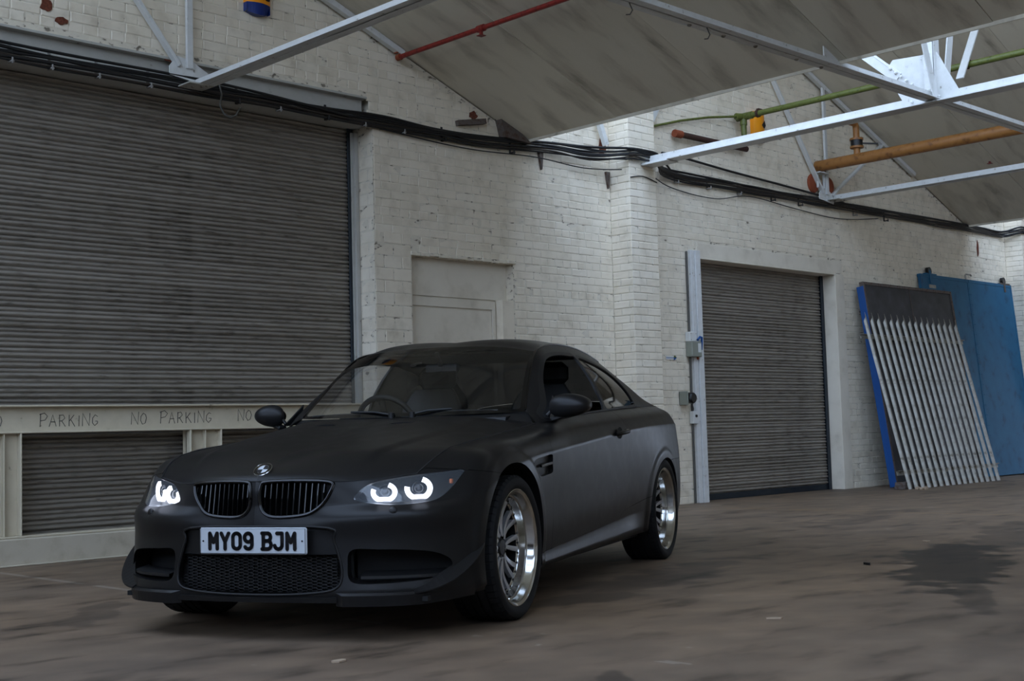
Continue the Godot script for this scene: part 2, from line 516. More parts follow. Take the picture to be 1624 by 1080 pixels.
func build_roof() -> void:
	# opaque lining of each slope in boards, and a glazed north light from each eave up to the next ridge
	for k in range(-2, 2):
		var ex := EAVE_X + BAY * (k + 1)     # foot of this slope
		var rx := EAVE_X + BAY * k + RIDGE_DX
		var d := Vector2(rx - ex, RIDGE_Y - EAVE_Y)
		var nn := Vector2(-d.y, d.x).normalized()
		if nn.y < 0:
			nn = -nn
		var c := thing("ceiling", "grey sloping ceiling lining of boards over the %s" % ["far end of the hall", "bay by the large shutter", "car and the large shutter", "bay of the small shutter"][k + 2], "ceiling", Vector3.ZERO, 0.0, "", "structure")
		var back := MB.new()
		var p0 := Vector2(ex, EAVE_Y) + nn * 0.014
		var p1 := Vector2(rx, RIDGE_Y) + nn * 0.014
		back.prism(PackedVector2Array([p0, p1, p1 + nn * 0.09, p0 + nn * 0.09]), WZ - 0.5, Z1 + 0.3)
		part("roof_deck", back.mesh(), M.ceiling_b, c)
		var z := WZ + 0.02
		var i := 0
		while z < Z1 - 0.2:
			var z2 := minf(z + 1.22, Z1)
			var b := MB.new()
			var off := 0.0
			if i % 3 == 1: off = 0.004
			var q0 := Vector2(ex, EAVE_Y) + nn * off
			var q1 := Vector2(rx, RIDGE_Y) + nn * off
			b.prism(PackedVector2Array([q0, q1, q1 + nn * 0.0135, q0 + nn * 0.0135]), z, z2 - 0.006)
			part("lining_board", b.mesh(), M.ceiling if i % 2 == 0 else M.ceiling_b, c)
			z = z2
			i += 1
		# edge trim
		var tr := MB.new()
		tr.bar(Vector3(ex + 0.005, EAVE_Y + 0.03, WZ), Vector3(ex + 0.005, EAVE_Y + 0.03, Z1), 0.012, 0.11)
		part("edge_trim", tr.mesh(), M.ceiling_b, c)
	for k in range(-2, 2):
		var ex := EAVE_X + BAY * k
		var g := thing("window_%d" % (k + 3), "sloping north light glazing rising from the eave to the %s ridge" % ["first", "second", "third", "fourth"][k + 2], "roof window", Vector3.ZERO, 0.0, "", "structure")
		var a := Vector3(ex + 0.03, EAVE_Y + 0.10, 0)
		var b := Vector3(ex + RIDGE_DX, RIDGE_Y, 0)
		var bars := MB.new()
		var z := WZ
		while z <= Z1:
			bars.bar(a + Vector3(0, 0, z), b + Vector3(0, 0, z), 0.03, 0.04)
			z += 0.61
		bars.bar(a + Vector3(0, 0, WZ), a + Vector3(0, 0, Z1), 0.05, 0.05)
		bars.bar(b + Vector3(0, 0, WZ), b + Vector3(0, 0, Z1), 0.08, 0.08)
		part("glazing_bar", bars.mesh(), M.steel_white, g)
		var p := MB.new()
		var off := Vector3(-0.01, 0.01, 0)
		p.quad(a + off + Vector3(0, 0, WZ), b + off + Vector3(0, 0, WZ), b + off + Vector3(0, 0, Z1), a + off + Vector3(0, 0, Z1), Vector3(-1, 1, 0))
		part("pane", p.mesh(), M.roof_glass, g)

# ---------------------------------------------------------------- brickwork
var brick_meshes := {}
func brick_mesh(w: float, h: float, variant: int) -> ArrayMesh:
	var key := "%d_%d_%d" % [roundi(w * 1000), roundi(h * 1000), variant]
	if not brick_meshes.has(key):
		var b := MB.new()
		brick_into(b, Vector3.ZERO, w, h, variant)
		brick_meshes[key] = b.mesh()
	return brick_meshes[key]

# a brick's face at o (lower left corner, wall face at z 0): a soft-edged pillow, slightly uneven
func brick_into(b: MB, o: Vector3, w: float, h: float, variant: int, turn := 0) -> void:
	var rr := RandomNumberGenerator.new()
	rr.seed = 100 + variant
	var pz := 0.0
	var j := []
	for i in 4:
		j.append(Vector3(rr.randf_range(0.0, 0.003), rr.randf_range(0.0, 0.003), rr.randf_range(-0.003, 0.0015)))
	var c := 0.007
	var back := -0.0034
	var f := [Vector3(c, c, pz) + j[0], Vector3(w - c, c, pz) + Vector3(-j[1].x, j[1].y, j[1].z), Vector3(w - c, h - c, pz) + Vector3(-j[2].x, -j[2].y, j[2].z), Vector3(c, h - c, pz) + Vector3(j[3].x, -j[3].y, j[3].z)]
	var e := [Vector3(0, 0, back) + j[0] * 0.6, Vector3(w, 0, back) + Vector3(-j[1].x, j[1].y, 0) * 0.6, Vector3(w, h, back) + Vector3(-j[2].x, -j[2].y, 0) * 0.6, Vector3(0, h, back) + Vector3(j[3].x, -j[3].y, 0) * 0.6]
	var t := Transform3D(Basis.IDENTITY, o)
	if turn == 1:      # face looks to -x
		t = Transform3D(Basis(Vector3(0, 0, 1), Vector3(0, 1, 0), Vector3(-1, 0, 0)), o)
	elif turn == 2:    # face looks to +x
		t = Transform3D(Basis(Vector3(0, 0, -1), Vector3(0, 1, 0), Vector3(1, 0, 0)), o)
	b.quad(t * f[0], t * f[1], t * f[2], t * f[3], t.basis * Vector3(0, 0, 1))
	var dirs := [Vector3(0, -1, 0.5), Vector3(1, 0, 0.5), Vector3(0, 1, 0.5), Vector3(-1, 0, 0.5)]
	for i in 4:
		b.quad(t * f[i], t * f[(i + 1) % 4], t * e[(i + 1) % 4], t * e[i], t.basis * dirs[i])

func course_spans(y0: float, y1: float) -> Array:
	var holes := []
	for q in [[1.9, 7.27, -1.0, 3.63], [1.9, 7.20, 3.6, 3.885], [7.70, 9.0, -1.0, 2.52], [11.80, 11.97, -1.0, 2.86], [11.93, 15.04, -1.0, 2.965], [10.49, 10.93, -1.0, 9.0], [19.89, 20.33, -1.0, 9.0]]:
		if y1 > q[2] + 0.01 and y0 < q[3] - 0.01:
			holes.append(Vector2(q[0], q[1]))
	# roof slope
	var spans := []
	var x := 2.2
	var start := INF
	while x < 27.6:
		var ok := roof_y(x) > y1 + 0.02
		if ok:
			for hh in holes:
				if x > hh.x - 0.001 and x < hh.y + 0.001:
					ok = false
		if ok and start == INF:
			start = x
		elif not ok and start != INF:
			spans.append(Vector2(start, x))
			start = INF
		x += 0.01
	if start != INF:
		spans.append(Vector2(start, x))
	return spans

func build_bricks() -> void:
	var wb: Node3D = get_node("wall_back")
	var all := []
	var y := 0.003
	var row := 0
	while y < RIDGE_Y - 0.1:
		var h := 0.0785
		for s in course_spans(y, y + h):
			var header := row % 4 == 0 or absf(y - 3.93) < 0.04
			var l := 0.113 if header else 0.2265
			var x: float = floorf(s.x / l) * l + (0.0 if row % 2 == 0 else l * 0.5) - l
			while x < s.y:
				var a := maxf(x, s.x)
				var b := minf(x + l, s.y)
				x += l
				if b - a < 0.03:
					continue
				# the jamb beside the big shutter is laid in taller blocks
				if y < 2.62 and a < 7.69 and b > 7.26:
					continue
				all.append([a, y, b - a, h])
		y += h
		row += 1
	var yb := 0.004
	row = 0
	while yb < 2.60:
		var xs := [[7.272, 0.215], [7.49, 0.205]] if row % 2 == 0 else [[7.272, 0.105], [7.38, 0.205], [7.588, 0.107]]
		for q in xs:
			all.append([q[0], yb, q[1], 0.1105])
		yb += 0.112
		row += 1
	# the ones that show largest become parts of the wall, the rest one joined part
	var eye := Vector3(0, 0.84, 0)
	for q in all:
		var c := Vector3(q[0] + q[2] / 2, q[1] + q[3] / 2, WZ)
		var hidden: bool = c.x < 3.88 or (c.x < 10.4 and c.y < 1.55) or c.y > 3.4 + c.x * 0.19 or roof_y(c.x) - c.y < 0.1
		q.append((q[2] * q[3] / eye.distance_squared_to(c) * 9.1 / eye.distance_to(c)) * (0.001 if hidden else 1.0))
	all.sort_custom(func(p, q): return p[4] > q[4])
	var rest := [MB.new(), MB.new(), MB.new(), MB.new()]
	for i in all.size():
		var q: Array = all[i]
		var gap: float = rng.randf_range(0.0, 0.0022)
		var w: float = snappedf(q[2] - gap, 0.004)
		var h: float = q[3] - (0.001 if rng.randf() < 0.82 else 0.006)
		var tone := 0
		var rv := rng.randf()
		if rv > 0.45: tone = 1
		if rv > 0.75: tone = 2
		if rv > 0.93: tone = 3
		var o := Vector3(q[0] + gap / 2, q[1] + (q[3] - h) / 2, WZ + rng.randf_range(-0.0025, 0.0015))
		if i < 300:
			part("brick", brick_mesh(w, h, rng.randi() % 3), M["brick%d" % tone], wb, o)
		else:
			brick_into(rest[tone], o, w, h, rng.randi() % 3)
	for t in 4:
		var p := part("brickwork", rest[t].mesh(), M["brick%d" % t], wb)
		p.set_meta("kind", "stuff")
	# reveal of the big opening
	var rv := MB.new()
	yb = 0.004
	row = 0
	while yb < 3.58:
		var cuts := [[-0.29, 0.21], [-0.085, 0.085]] if row % 2 == 0 else [[-0.29, 0.10], [-0.19, 0.19]]
		for q in cuts:
			var b := MB.new()
			brick_into(b, Vector3(7.268, yb, WZ + q[0]), q[1] - 0.004, 0.108, row % 3, 1)
			part("brick", b.mesh(), M["brick%d" % (row % 3)], wb)
		yb += 0.112
		row += 1
	# piers that carry the roof girders
	for pi in 2:
		var px: float = [10.49, 19.89][pi]
		var core := MB.new()
		core.box(Vector3(px + 0.006, 0, WZ - 0.02), Vector3(px + 0.434, 6.3 if pi == 0 else 6.2, WZ + 0.274))
		var pr := solo("wall_pier", core.mesh(), M.mortar, ["white brick pier between the old doorway and the small shutter", "white brick pier beside the leaning blue doors"][pi], "pier", "", "structure")
		var yy := 0.003
		var k := 0
		var bulk := MB.new()
		while yy < 5.2:
			var cutsf := [[0.0, 0.218], [0.222, 0.218]] if k % 2 == 0 else [[0.0, 0.108], [0.112, 0.216], [0.332, 0.108]]
			var cutss := [[0.0, 0.105], [0.109, 0.168]] if k % 2 == 0 else [[0.0, 0.215], [0.219, 0.058]]
			for q in cutsf:
				var b := MB.new()
				brick_into(b, Vector3(px + q[0], yy, WZ + 0.28 + rng.randf_range(-0.003, 0.001)), q[1], 0.0745, rng.randi() % 3)
				if pi == 0 and yy < 4.3:
					part("brick", b.mesh(), M["brick%d" % (rng.randi() % 3)], pr)
				else:
					bulk.add(b)
			for q in cutss:
				for side in [1, 2]:
					var b := MB.new()
					if side == 1:
						brick_into(b, Vector3(px + rng.randf_range(-0.001, 0.003), yy, WZ + q[0]), q[1], 0.0745, rng.randi() % 3, 1)
					else:
						brick_into(b, Vector3(px + 0.44, yy, WZ + 0.28 - q[0]), q[1], 0.0745, rng.randi() % 3, 2)
					if pi == 0 and side == 1 and yy < 4.3:
						part("brick", b.mesh(), M["brick%d" % (rng.randi() % 3)], pr)
					else:
						bulk.add(b)
			yy += 0.0785
			k += 1
		var p := part("brickwork", bulk.mesh(), M.brick0, pr)
		p.set_meta("kind", "stuff")

# ---------------------------------------------------------------- roller shutters
func slat_mesh(w: float, pitch: float) -> MB:
	# curved interlocking slat: bulges forward, rolled lip at the top
	var b := MB.new()
	var pr := [Vector2(0.0, -0.012), Vector2(pitch * 0.05, -0.013)]
	for i in 8:
		var t := i / 7.0
		pr.append(Vector2(pitch * (0.08 + 0.44 * t), -0.004 + 0.016 * sin(PI * t)))
	pr.append(Vector2(pitch * 0.54, -0.011))
	pr.append(Vector2(pitch * 0.58, -0.011))
	for i in 6:
		var t := i / 5.0
		pr.append(Vector2(pitch * (0.61 + 0.35 * t), -0.005 + 0.010 * sin(PI * t)))
	pr.append(Vector2(pitch, -0.012))
	for i in pr.size() - 1:
		var a: Vector2 = pr[i]
		var c: Vector2 = pr[i + 1]
		var d := c - a
		var na := Vector3(0, -d.y, d.x).normalized()
		var nb := na
		if i > 0:
			var e: Vector2 = a - pr[i - 1]
			na = (na + Vector3(0, -e.y, e.x).normalized()).normalized()
		if i < pr.size() - 2:
			var e: Vector2 = pr[i + 2] - c
			nb = (nb + Vector3(0, -e.y, e.x).normalized()).normalized()
		b.squad(Vector3(0, a.x, a.y), Vector3(w, a.x, a.y), Vector3(w, c.x, c.y), Vector3(0, c.x, c.y), na, na, nb, nb)
	return b

func build_shutter(called: String, label: String, x0: float, x1: float, top: float, z: float) -> void:
	var d := thing(called, label, "shutter", Vector3.ZERO, 0.0, "", "structure")
	var pitch := 0.075
	var w := x1 - x0 - 0.10
	var sm := slat_mesh(w, pitch).mesh()
	var y := 0.07
	var i := 0
	var bot := MB.new()
	bot.box(Vector3(x0 + 0.05, 0.002, z - 0.02), Vector3(x1 - 0.05, 0.07, z + 0.012), 0.003)
	part("bottom_rail", bot.mesh(), M.guide, d)
	while y < top + 0.02:
		var o := part("slat", sm, M["slat%d" % (rng.randi() % 3)], d, Vector3(x0 + 0.05, y, z))
		o.rotation.x = rng.randf_range(-0.03, 0.03)
		o.position.z += rng.randf_range(-0.002, 0.002)
		y += pitch
		i += 1
	for xx in [x0, x1]:
		var g := MB.new()
		var s := 1.0 if xx == x0 else -1.0
		g.box(Vector3(xx, 0, z - 0.05), Vector3(xx + 0.07 * s, top, z - 0.02), 0.002)
		g.box(Vector3(xx, 0, z + 0.022), Vector3(xx + 0.065 * s, top, z + 0.034), 0.002)
		g.box(Vector3(xx, 0, z - 0.05), Vector3(xx + 0.012 * s, top, z + 0.034), 0.002)
		part("guide", g.mesh(), M.guide, d)
	var bk := MB.new()
	bk.box(Vector3(x0 - 0.3, -0.01, z - 0.20), Vector3(x1 + 0.3, top + 0.3, z - 0.12))
	part("backing", bk.mesh(), M.guide, d)

func build_shutters() -> void:
	build_shutter("door_1", "large closed grey steel roller shutter behind the car's nose", 1.9, 7.235, 3.70, WZ - 0.27)
	build_shutter("door_2", "smaller closed grey steel roller shutter beside the leaning fence panel", 11.97, 14.86, 2.86, WZ - 0.20)
	# steel channel over the big opening
	var l := MB.new()
	l.box(Vector3(1.5, 3.635, WZ - 0.30), Vector3(7.26, 3.65, WZ - 0.01), 0.002)
	l.box(Vector3(1.5, 3.65, WZ - 0.10), Vector3(7.20, 3.865, WZ - 0.055), 0.002)
	l.box(Vector3(1.5, 3.862, WZ - 0.10), Vector3(7.21, 3.882, WZ + 0.012), 0.002)
	solo("trim_1", l.mesh(), M.lintel, "pale painted steel lintel beam over the large shutter", "lintel", "", "structure")
	var g := MB.new()
	g.box(Vector3(7.225, 0, WZ - 0.235), Vector3(7.262, 3.6, WZ - 0.20), 0.002)
	g.box(Vector3(7.20, 0, WZ - 0.245), Vector3(7.235, 3.6, WZ - 0.225), 0.002)
	solo("trim_2", g.mesh(), M.lintel, "narrow pale steel jamb angle at the large shutter's right side", "trim", "", "structure")
	# white jamb post, reveal and soffit of the small shutter
	var j := MB.new()
	j.box(Vector3(11.80, 0.0, WZ - 0.02), Vector3(11.87, 2.86, WZ + 0.035), 0.004)
	j.box(Vector3(11.875, 0.0, WZ - 0.20), Vector3(11.965, 2.86, WZ + 0.05), 0.004)
	solo("trim_3", j.mesh(), M.steel_white, "white painted jamb post left of the small shutter", "trim", "", "structure")
	var s := MB.new()
	s.box(Vector3(11.93, 2.775, WZ - 0.28), Vector3(14.89, 2.80, WZ + 0.006), 0.003)
	s.box(Vector3(14.872, 0.0, WZ - 0.28), Vector3(15.08, 2.79, WZ + 0.012), 0.004)
	var lt := MB.new()
	lt.box(Vector3(11.97, 2.80, WZ - 0.05), Vector3(15.04, 2.962, WZ + 0.001), 0.003)
	solo("trim_5", lt.mesh(), M.render, "smooth white concrete lintel over the small shutter", "lintel", "", "structure")
	solo("trim_4", s.mesh(), M.render, "smooth white rendered reveal right of the small shutter", "trim", "", "structure")

# ---------------------------------------------------------------- barrier with the hand lettering
const STROKES := {
	"N": [[[0, 0], [0.06, 1], [0.62, 0.02], [0.70, 1]]],
	"O": [[[0.32, 0.88], [0.08, 0.68], [0.02, 0.32], [0.22, 0.03], [0.5, 0.12], [0.62, 0.5], [0.52, 0.8], [0.30, 0.9]]],
	"P": [[[0.05, 0], [0.10, 1]], [[0.0, 0.92], [0.45, 1.04], [0.72, 0.8], [0.5, 0.52], [0.1, 0.45]]],
	"A": [[[0, 0], [0.32, 0.92], [0.62, 0.0]], [[0.12, 0.36], [0.52, 0.36]]],
	"R": [[[0.04, 0], [0.06, 0.9]], [[0.04, 0.86], [0.4, 0.9], [0.52, 0.66], [0.3, 0.46], [0.06, 0.42]], [[0.25, 0.44], [0.58, 0.0]]],
	"K": [[[0.04, 0], [0.06, 0.9]], [[0.52, 0.86], [0.08, 0.4]], [[0.2, 0.5], [0.58, 0.0]]],
	"I": [[[0.08, 0.0], [0.10, 0.85]]],
	"G": [[[0.55, 0.74], [0.36, 0.86], [0.1, 0.62], [0.06, 0.25], [0.3, 0.02], [0.54, 0.2], [0.56, 0.38], [0.34, 0.38]]],
}
func hand(text: String, x: float, y: float, h: float, z: float, m: MB) -> float:
	for ch in text:
		if ch == " ":
			x += h * 0.95
			continue
		for st in STROKES[ch]:
			var path := PackedVector3Array()
			for i in st.size():
				var p: Array = st[i]
				path.append(Vector3(x + p[0] * h * 0.92 + rng.randf_range(-0.002, 0.002), y + p[1] * h + rng.randf_range(-0.002, 0.002), z))
			m.tube(path, 0.0026, 5)
		x += h * (0.78 if ch != "I" else 0.36)
	return x

func build_barrier() -> void:
	var z := WZ - 0.06      # front of the frame
	var b := thing("steel_barrier", "cream painted steel beam barrier in front of the large shutter", "barrier", Vector3(5.0, 0, z))
	var m := MB.new()
	m.box(Vector3(-3.0, 0.945, -0.075), Vector3(2.2, 1.135, -0.06), 0.002)
	m.box(Vector3(-3.0, 1.128, -0.12), Vector3(2.2, 1.142, 0.0), 0.004)
	m.box(Vector3(-3.0, 0.938, -0.12), Vector3(2.2, 0.952, 0.0), 0.004)
	part("beam", m.mesh(), M.steel_cream, b)
	var f := MB.new()
	f.box(Vector3(-3.0, 0.195, -0.12), Vector3(2.2, 0.209, 0.0), 0.004)
	part("bottom_flange", f.mesh(), M.steel_cream, b)
	for q in [[-1.18, -0.93], [0.43, 0.72], [1.75, 2.05]]:
		var p := MB.new()
		p.box(Vector3(q[0], 0.209, -0.075), Vector3(q[1], 0.94, -0.06), 0.002)
		p.box(Vector3(q[0], 0.209, -0.12), Vector3(q[0] + 0.012, 0.94, 0.0), 0.003)
		p.box(Vector3(q[1] - 0.012, 0.209, -0.12), Vector3(q[1], 0.94, 0.0), 0.003)
		p.box(Vector3((q[0] + q[1]) / 2 - 0.004, 0.209, -0.062), Vector3((q[0] + q[1]) / 2 + 0.004, 0.94, -0.01), 0.002)
		part("post", p.mesh(), M.steel_cream, b)
	var t := MB.new()
	hand("NO", -1.18, 0.985, 0.095, -0.059, t)
	hand("PARKING", -0.775, 0.985, 0.095, -0.059, t)
	hand("NO", -0.045, 0.990, 0.095, -0.059, t)
	hand("PARKING", 0.20, 0.995, 0.095, -0.059, t)
	hand("NO", 0.905, 1.005, 0.095, -0.059, t)
	var wr := part("hand_lettering", t.mesh(), M.pencil, b)
	wr.set_meta("label", "NO PARKING written by hand in marker")
	var k := MB.new()
	k.box(Vector3(1.9, 0, WZ - 0.235), Vector3(7.26, 0.194, z + 0.02), 0.01)
	k.box(Vector3(1.9, 0, z + 0.02), Vector3(7.26, 0.012, z + 0.05), 0.004)
	solo("concrete_kerb", k.mesh(), M.kerb, "low cream painted concrete kerb under the steel barrier", "kerb")

func build_doorway() -> void:
	var d := thing("door_3", "bricked-up old doorway painted white under a worn ledge", "doorway", Vector3(7.70, 0, WZ), 0.0, "", "structure")
	var a := MB.new()
	a.box(Vector3(0, 0, -0.30), Vector3(1.30, 2.5, -0.105))
	part("infill", a.mesh(), M.render, d)
	var u := MB.new()
	u.box(Vector3(0.02, 2.14, -0.11), Vector3(1.22, 2.5, -0.088), 0.003)
	part("panel", u.mesh(), M.render, d)
	var v := MB.new()
	v.box(Vector3(0.02, 2.045, -0.11), Vector3(1.13, 2.13, -0.086), 0.003)
	v.box(Vector3(0.02, 0.0, -0.11), Vector3(0.065, 2.05, -0.086), 0.003)
	v.box(Vector3(1.085, 0.0, -0.11), Vector3(1.13, 2.05, -0.086), 0.003)
	part("frame", v.mesh(), M.render, d)
	var w := MB.new()
	w.box(Vector3(0.072, 0.0, -0.115), Vector3(1.078, 2.03, -0.096), 0.002)
	part("door_leaf", w.mesh(), M.render, d)
	var s := MB.new()
	s.box(Vector3(1.14, 0.0, -0.12), Vector3(1.30, 2.14, 0.0), 0.004)
	part("brick_nib", s.mesh(), M.brick1, d)
	# worn concrete ledge over it
	var l := MB.new()
	var n := 12
	for i in n:
		var x0 := -0.01 + 1.33 * i / n
		var x1 := -0.01 + 1.33 * (i + 1) / n
		var j := rng.randf_range(-0.006, 0.006)
		l.box(Vector3(x0, 2.495 + j, -0.11), Vector3(x1, 2.53 + j * 0.5, 0.022 + rng.randf_range(-0.012, 0.008)), 0.004)
	part("ledge", l.mesh(), M.mortar, d)

# ---------------------------------------------------------------- roof steelwork
# angle section: two thin legs along a-b
func angle(m: MB, a: Vector3, b: Vector3, leg: float, up: Vector3, side: Vector3, th := 0.008) -> void:
	var d := (b - a).normalized()
	var u := (up - d * up.dot(d)).normalized()
	var s := (side - d * side.dot(d) - u * side.dot(u)).normalized()
	var t1 := Transform3D(Basis(s, u, s.cross(u)), a)
	var l := (b - a).length()
	var zz := 1.0 if s.cross(u).dot(d) > 0 else -1.0
	m.box(Vector3(0, 0, 0), Vector3(leg, th, l * zz), 0.001, t1)
	m.box(Vector3(0, 0, 0), Vector3(th, leg, l * zz), 0.001, t1)

func rivet_parts(called: String, pts: Array, nrm: Vector3, r: float, m: Material, parent: Node3D) -> void:
	var b := MB.new()
	rivets(b, [Vector3.ZERO], nrm, r)
	var mesh := b.mesh()
	for p in pts:
		part(called, mesh, m, parent, p)

func rivets(m: MB, pts: Array, nrm: Vector3, r := 0.016) -> void:
	for p in pts:
		var y := nrm.normalized()
		var x := y.cross(Vector3(0.3, 0.9, 0.2)).normalized()
		m.lathe([Vector2(r, 0), Vector2(r * 0.9, r * 0.45), Vector2(r * 0.5, r * 0.75), Vector2(0.0005, r * 0.82)], 8, Transform3D(Basis(x, y, x.cross(y)), p))

func build_steel() -> void:
	# light truss lying against the wall in each bay
	for k in 2:
		var x := 5.38 + BAY * k - (0.1 if k == 1 else 0.0)
		var z := WZ + 0.06
		var t := thing("roof_truss", ["slim white steel roof truss on the wall over the large shutter", "slim white steel roof truss on the wall over the small shutter"][k], "truss", Vector3(x, 3.75, z))
		var slope := (RIDGE_Y - EAVE_Y) / (BAY - RIDGE_DX)
		var ex := EAVE_X + BAY * k - x
		var raf := MB.new()
		var r0 := Vector3(EAVE_X + BAY * (k - 1) + RIDGE_DX - x + 0.3, 0, 0)
		r0.y = roof_y(r0.x + x) - 3.75 - 0.035
		var r1 := Vector3(ex - 1.6, 0, 0)
		r1.y = roof_y(r1.x + x) - 3.75 - 0.035
		raf.bar(r0, r1, 0.06, 0.055, Vector3.UP, 0.004)
		part("rafter", raf.mesh(), M.steel_white, t)
		var v := MB.new()
		v.box(Vector3(-0.028, 0.05, -0.005), Vector3(0.028, roof_y(x) - 3.75 - 0.05, 0.025), 0.003)
		part("vertical", v.mesh(), M.steel_white, t)
		var dg := MB.new()
		var top := Vector3(-1.12, 0, 0)
		top.y = minf(1.5, roof_y(x - 1.12) - 3.8)
		dg.bar(Vector3(-0.09, 0.06, 0.0), Vector3(-0.09, 0.06, 0) + (Vector3(-0.98, 1.245, 0)) * (1.35 if k == 1 else 1.2), 0.03, 0.06, Vector3(0, 0, 1), 0.003)
		part("diagonal", dg.mesh(), M.steel_white, t)
		var d2 := MB.new()
		var tx := x + 1.45
		d2.bar(Vector3(0.12, 0.05, 0), Vector3(1.45, roof_y(tx) - 3.75 - 0.06, 0), 0.03, 0.055, Vector3(0, 0, 1), 0.003)
		if k == 1:
			part("diagonal", d2.mesh(), M.steel_white, t)
		var g := MB.new()
		g.prism(PackedVector2Array([Vector2(-0.17, -0.02), Vector2(0.16, -0.06), Vector2(0.18, 0.04), Vector2(0.03, 0.12), Vector2(-0.10, 0.14), Vector2(-0.17, 0.05)]), -0.012, 0.0)
		part("gusset", g.mesh(), M.steel_white, t)
	# ties running out from the wall at the middle of each bay
	for k in 2:
		var x: float = [5.45, 14.85][k]
		var y: float = [3.675, 3.755][k]
		var t := thing("tie_beam", ["white steel angle tie running out over the shutter past the alarm box", "white steel angle tie running out below the brown pipe"][k], "beam", Vector3(x, y, WZ))
		var m := MB.new()
		angle(m, Vector3(0, -0.02, 0.05), Vector3(0, -0.02, 17.5), 0.07 if k == 0 else 0.075, Vector3.UP, Vector3.LEFT if k == 0 else Vector3.LEFT, 0.012)
		m.box(Vector3(-0.004, -0.025, 0.05), Vector3(0.07, -0.01, 17.5), 0.002)
		part("angle_bar", m.mesh(), M.steel_white, t)
		var g := MB.new()
		g.box(Vector3(-0.16, -0.03, 0.02), Vector3(0.06, -0.018, 0.22), 0.003)
		part("end_plate", g.mesh(), M.lintel, t)
		rivet_parts("bolt", [Vector3(-0.12, -0.03, 0.08), Vector3(-0.07, -0.03, 0.12), Vector3(-0.02, -0.03, 0.17), Vector3(0.0, -0.03, 0.21)], Vector3.DOWN, 0.014, M.galv, t)
	# lattice girder on the pier, square to the wall, with its gusset
	var gx := 10.78
	var gz := WZ + 0.28
	var g := thing("lattice_girder", "white riveted steel girder running out from the brick pier", "girder", Vector3(gx, 3.66, gz))
	var ch := MB.new()
	ch.box(Vector3(-0.006, 0.0, 0.0), Vector3(0.006, 0.092, 17.0), 0.001)
	ch.box(Vector3(-0.09, 0.0, 0.0), Vector3(0.09, 0.012, 17.0), 0.001)
	part("bottom_chord", ch.mesh(), M.steel_white, g)
	var st := MB.new()
	st.box(Vector3(-0.02, 0.0, -0.002), Vector3(0.02, 0.13, 0.03), 0.003)
	st.box(Vector3(-0.1, -0.015, 0.0), Vector3(0.1, 0.0, 0.35), 0.003)
	part("end_bracket", st.mesh(), M.steel_white, g)
	for node in [3.32, 7.0, 10.7, 14.4]:
		var n0: float = node
		var gp := MB.new()
		# plate in the girder's plane: (z, y)
		var poly := PackedVector2Array([Vector2(n0 - 0.26, 0.0), Vector2(n0 + 0.28, 0.0), Vector2(n0 + 0.05, 0.46), Vector2(n0 - 0.10, 0.46), Vector2(n0 - 0.38, 0.48), Vector2(n0 - 0.46, 0.39)])
		gp.prism(poly, -0.014, -0.004, Transform3D(Basis(Vector3(0, 0, 1), Vector3(0, 1, 0), Vector3(-1, 0, 0)), Vector3(-0.02, 0, 0)))
		part("gusset_plate", gp.mesh(), M.steel_white, g)
		var dg := MB.new()
		dg.bar(Vector3(-0.02, 0.30, n0 - 0.33), Vector3(-0.02, 1.58, n0 - 1.74), 0.012, 0.10, Vector3.UP, 0.002)
		dg.bar(Vector3(0.0, 0.345, n0 - 0.33), Vector3(0.0, 1.625, n0 - 1.74), 0.06, 0.012, Vector3.UP, 0.002)
		part("diagonal", dg.mesh(), M.steel_white, g)
		var vp := MB.new()
		vp.box(Vector3(-0.055, 0.02, n0 - 0.06), Vector3(-0.043, 1.6, n0 + 0.04), 0.002)
		vp.box(Vector3(-0.055, 0.02, n0 + 0.03), Vector3(0.05, 1.6, n0 + 0.042), 0.002)
		part("post", vp.mesh(), M.steel_white, g)
		# struts in the plane of the trusses
		var s1 := MB.new()
		s1.bar(Vector3(-0.07, 0.04, n0 + 0.05), Vector3(-0.62, 1.5, n0 + 0.05), 0.09, 0.012, Vector3(0, 0, 1), 0.002)
		part("strut", s1.mesh(), M.steel_white, g)
		var s2 := MB.new()
		s2.bar(Vector3(0.08, 0.04, n0 + 0.06), Vector3(0.55, 1.9, n0 + 0.06), 0.10, 0.012, Vector3(0, 0, 1), 0.002)
		part("strut", s2.mesh(), M.steel_white, g)
		if n0 > 4.0:
			continue
		var rp := []
		for i in 6:
			rp.append(Vector3(-0.034, 0.40 - 0.048 * i, n0 - 0.40 + 0.052 * i))
		for i in 3:
			rp.append(Vector3(-0.055, 0.44 - 0.09 * i, n0 - 0.01))
			rp.append(Vector3(-0.034, 0.05, n0 - 0.20 + 0.13 * i))
		rp.append(Vector3(-0.055, 0.12, n0 - 0.02))
		rp.append(Vector3(-0.055, 0.05, n0 + 0.0))
		rivet_parts("rivet", rp, Vector3.LEFT, 0.016, M.steel_white, g)
	# main truss ties parallel to the wall
	for i in 2:
		var z: float = [-5.5, -1.85][i]
		var t := thing("truss_tie", ["white steel tie crossing under the girder's riveted gusset", "white steel tie crossing the roof above the camera"][i], "beam", Vector3(9.2, 3.685, z))
		var m := MB.new()
		angle(m, Vector3(-9.2, 0, 0), Vector3(9.5, 0, 0), 0.075, Vector3.UP, Vector3(0, 0, 1), 0.009)
		m.box(Vector3(-9.2, 0.0, -0.07), Vector3(9.5, 0.009, 0.0), 0.001)
		part("tie_bar", m.mesh(), M.steel_white, t)
		var b := MB.new()
		b.prism(PackedVector2Array([Vector2(-0.22, 0.05), Vector2(0.10, -0.0), Vector2(0.10, 0.10), Vector2(-0.02, 0.12), Vector2(-0.22, 0.20)]), -0.006, 0.004)
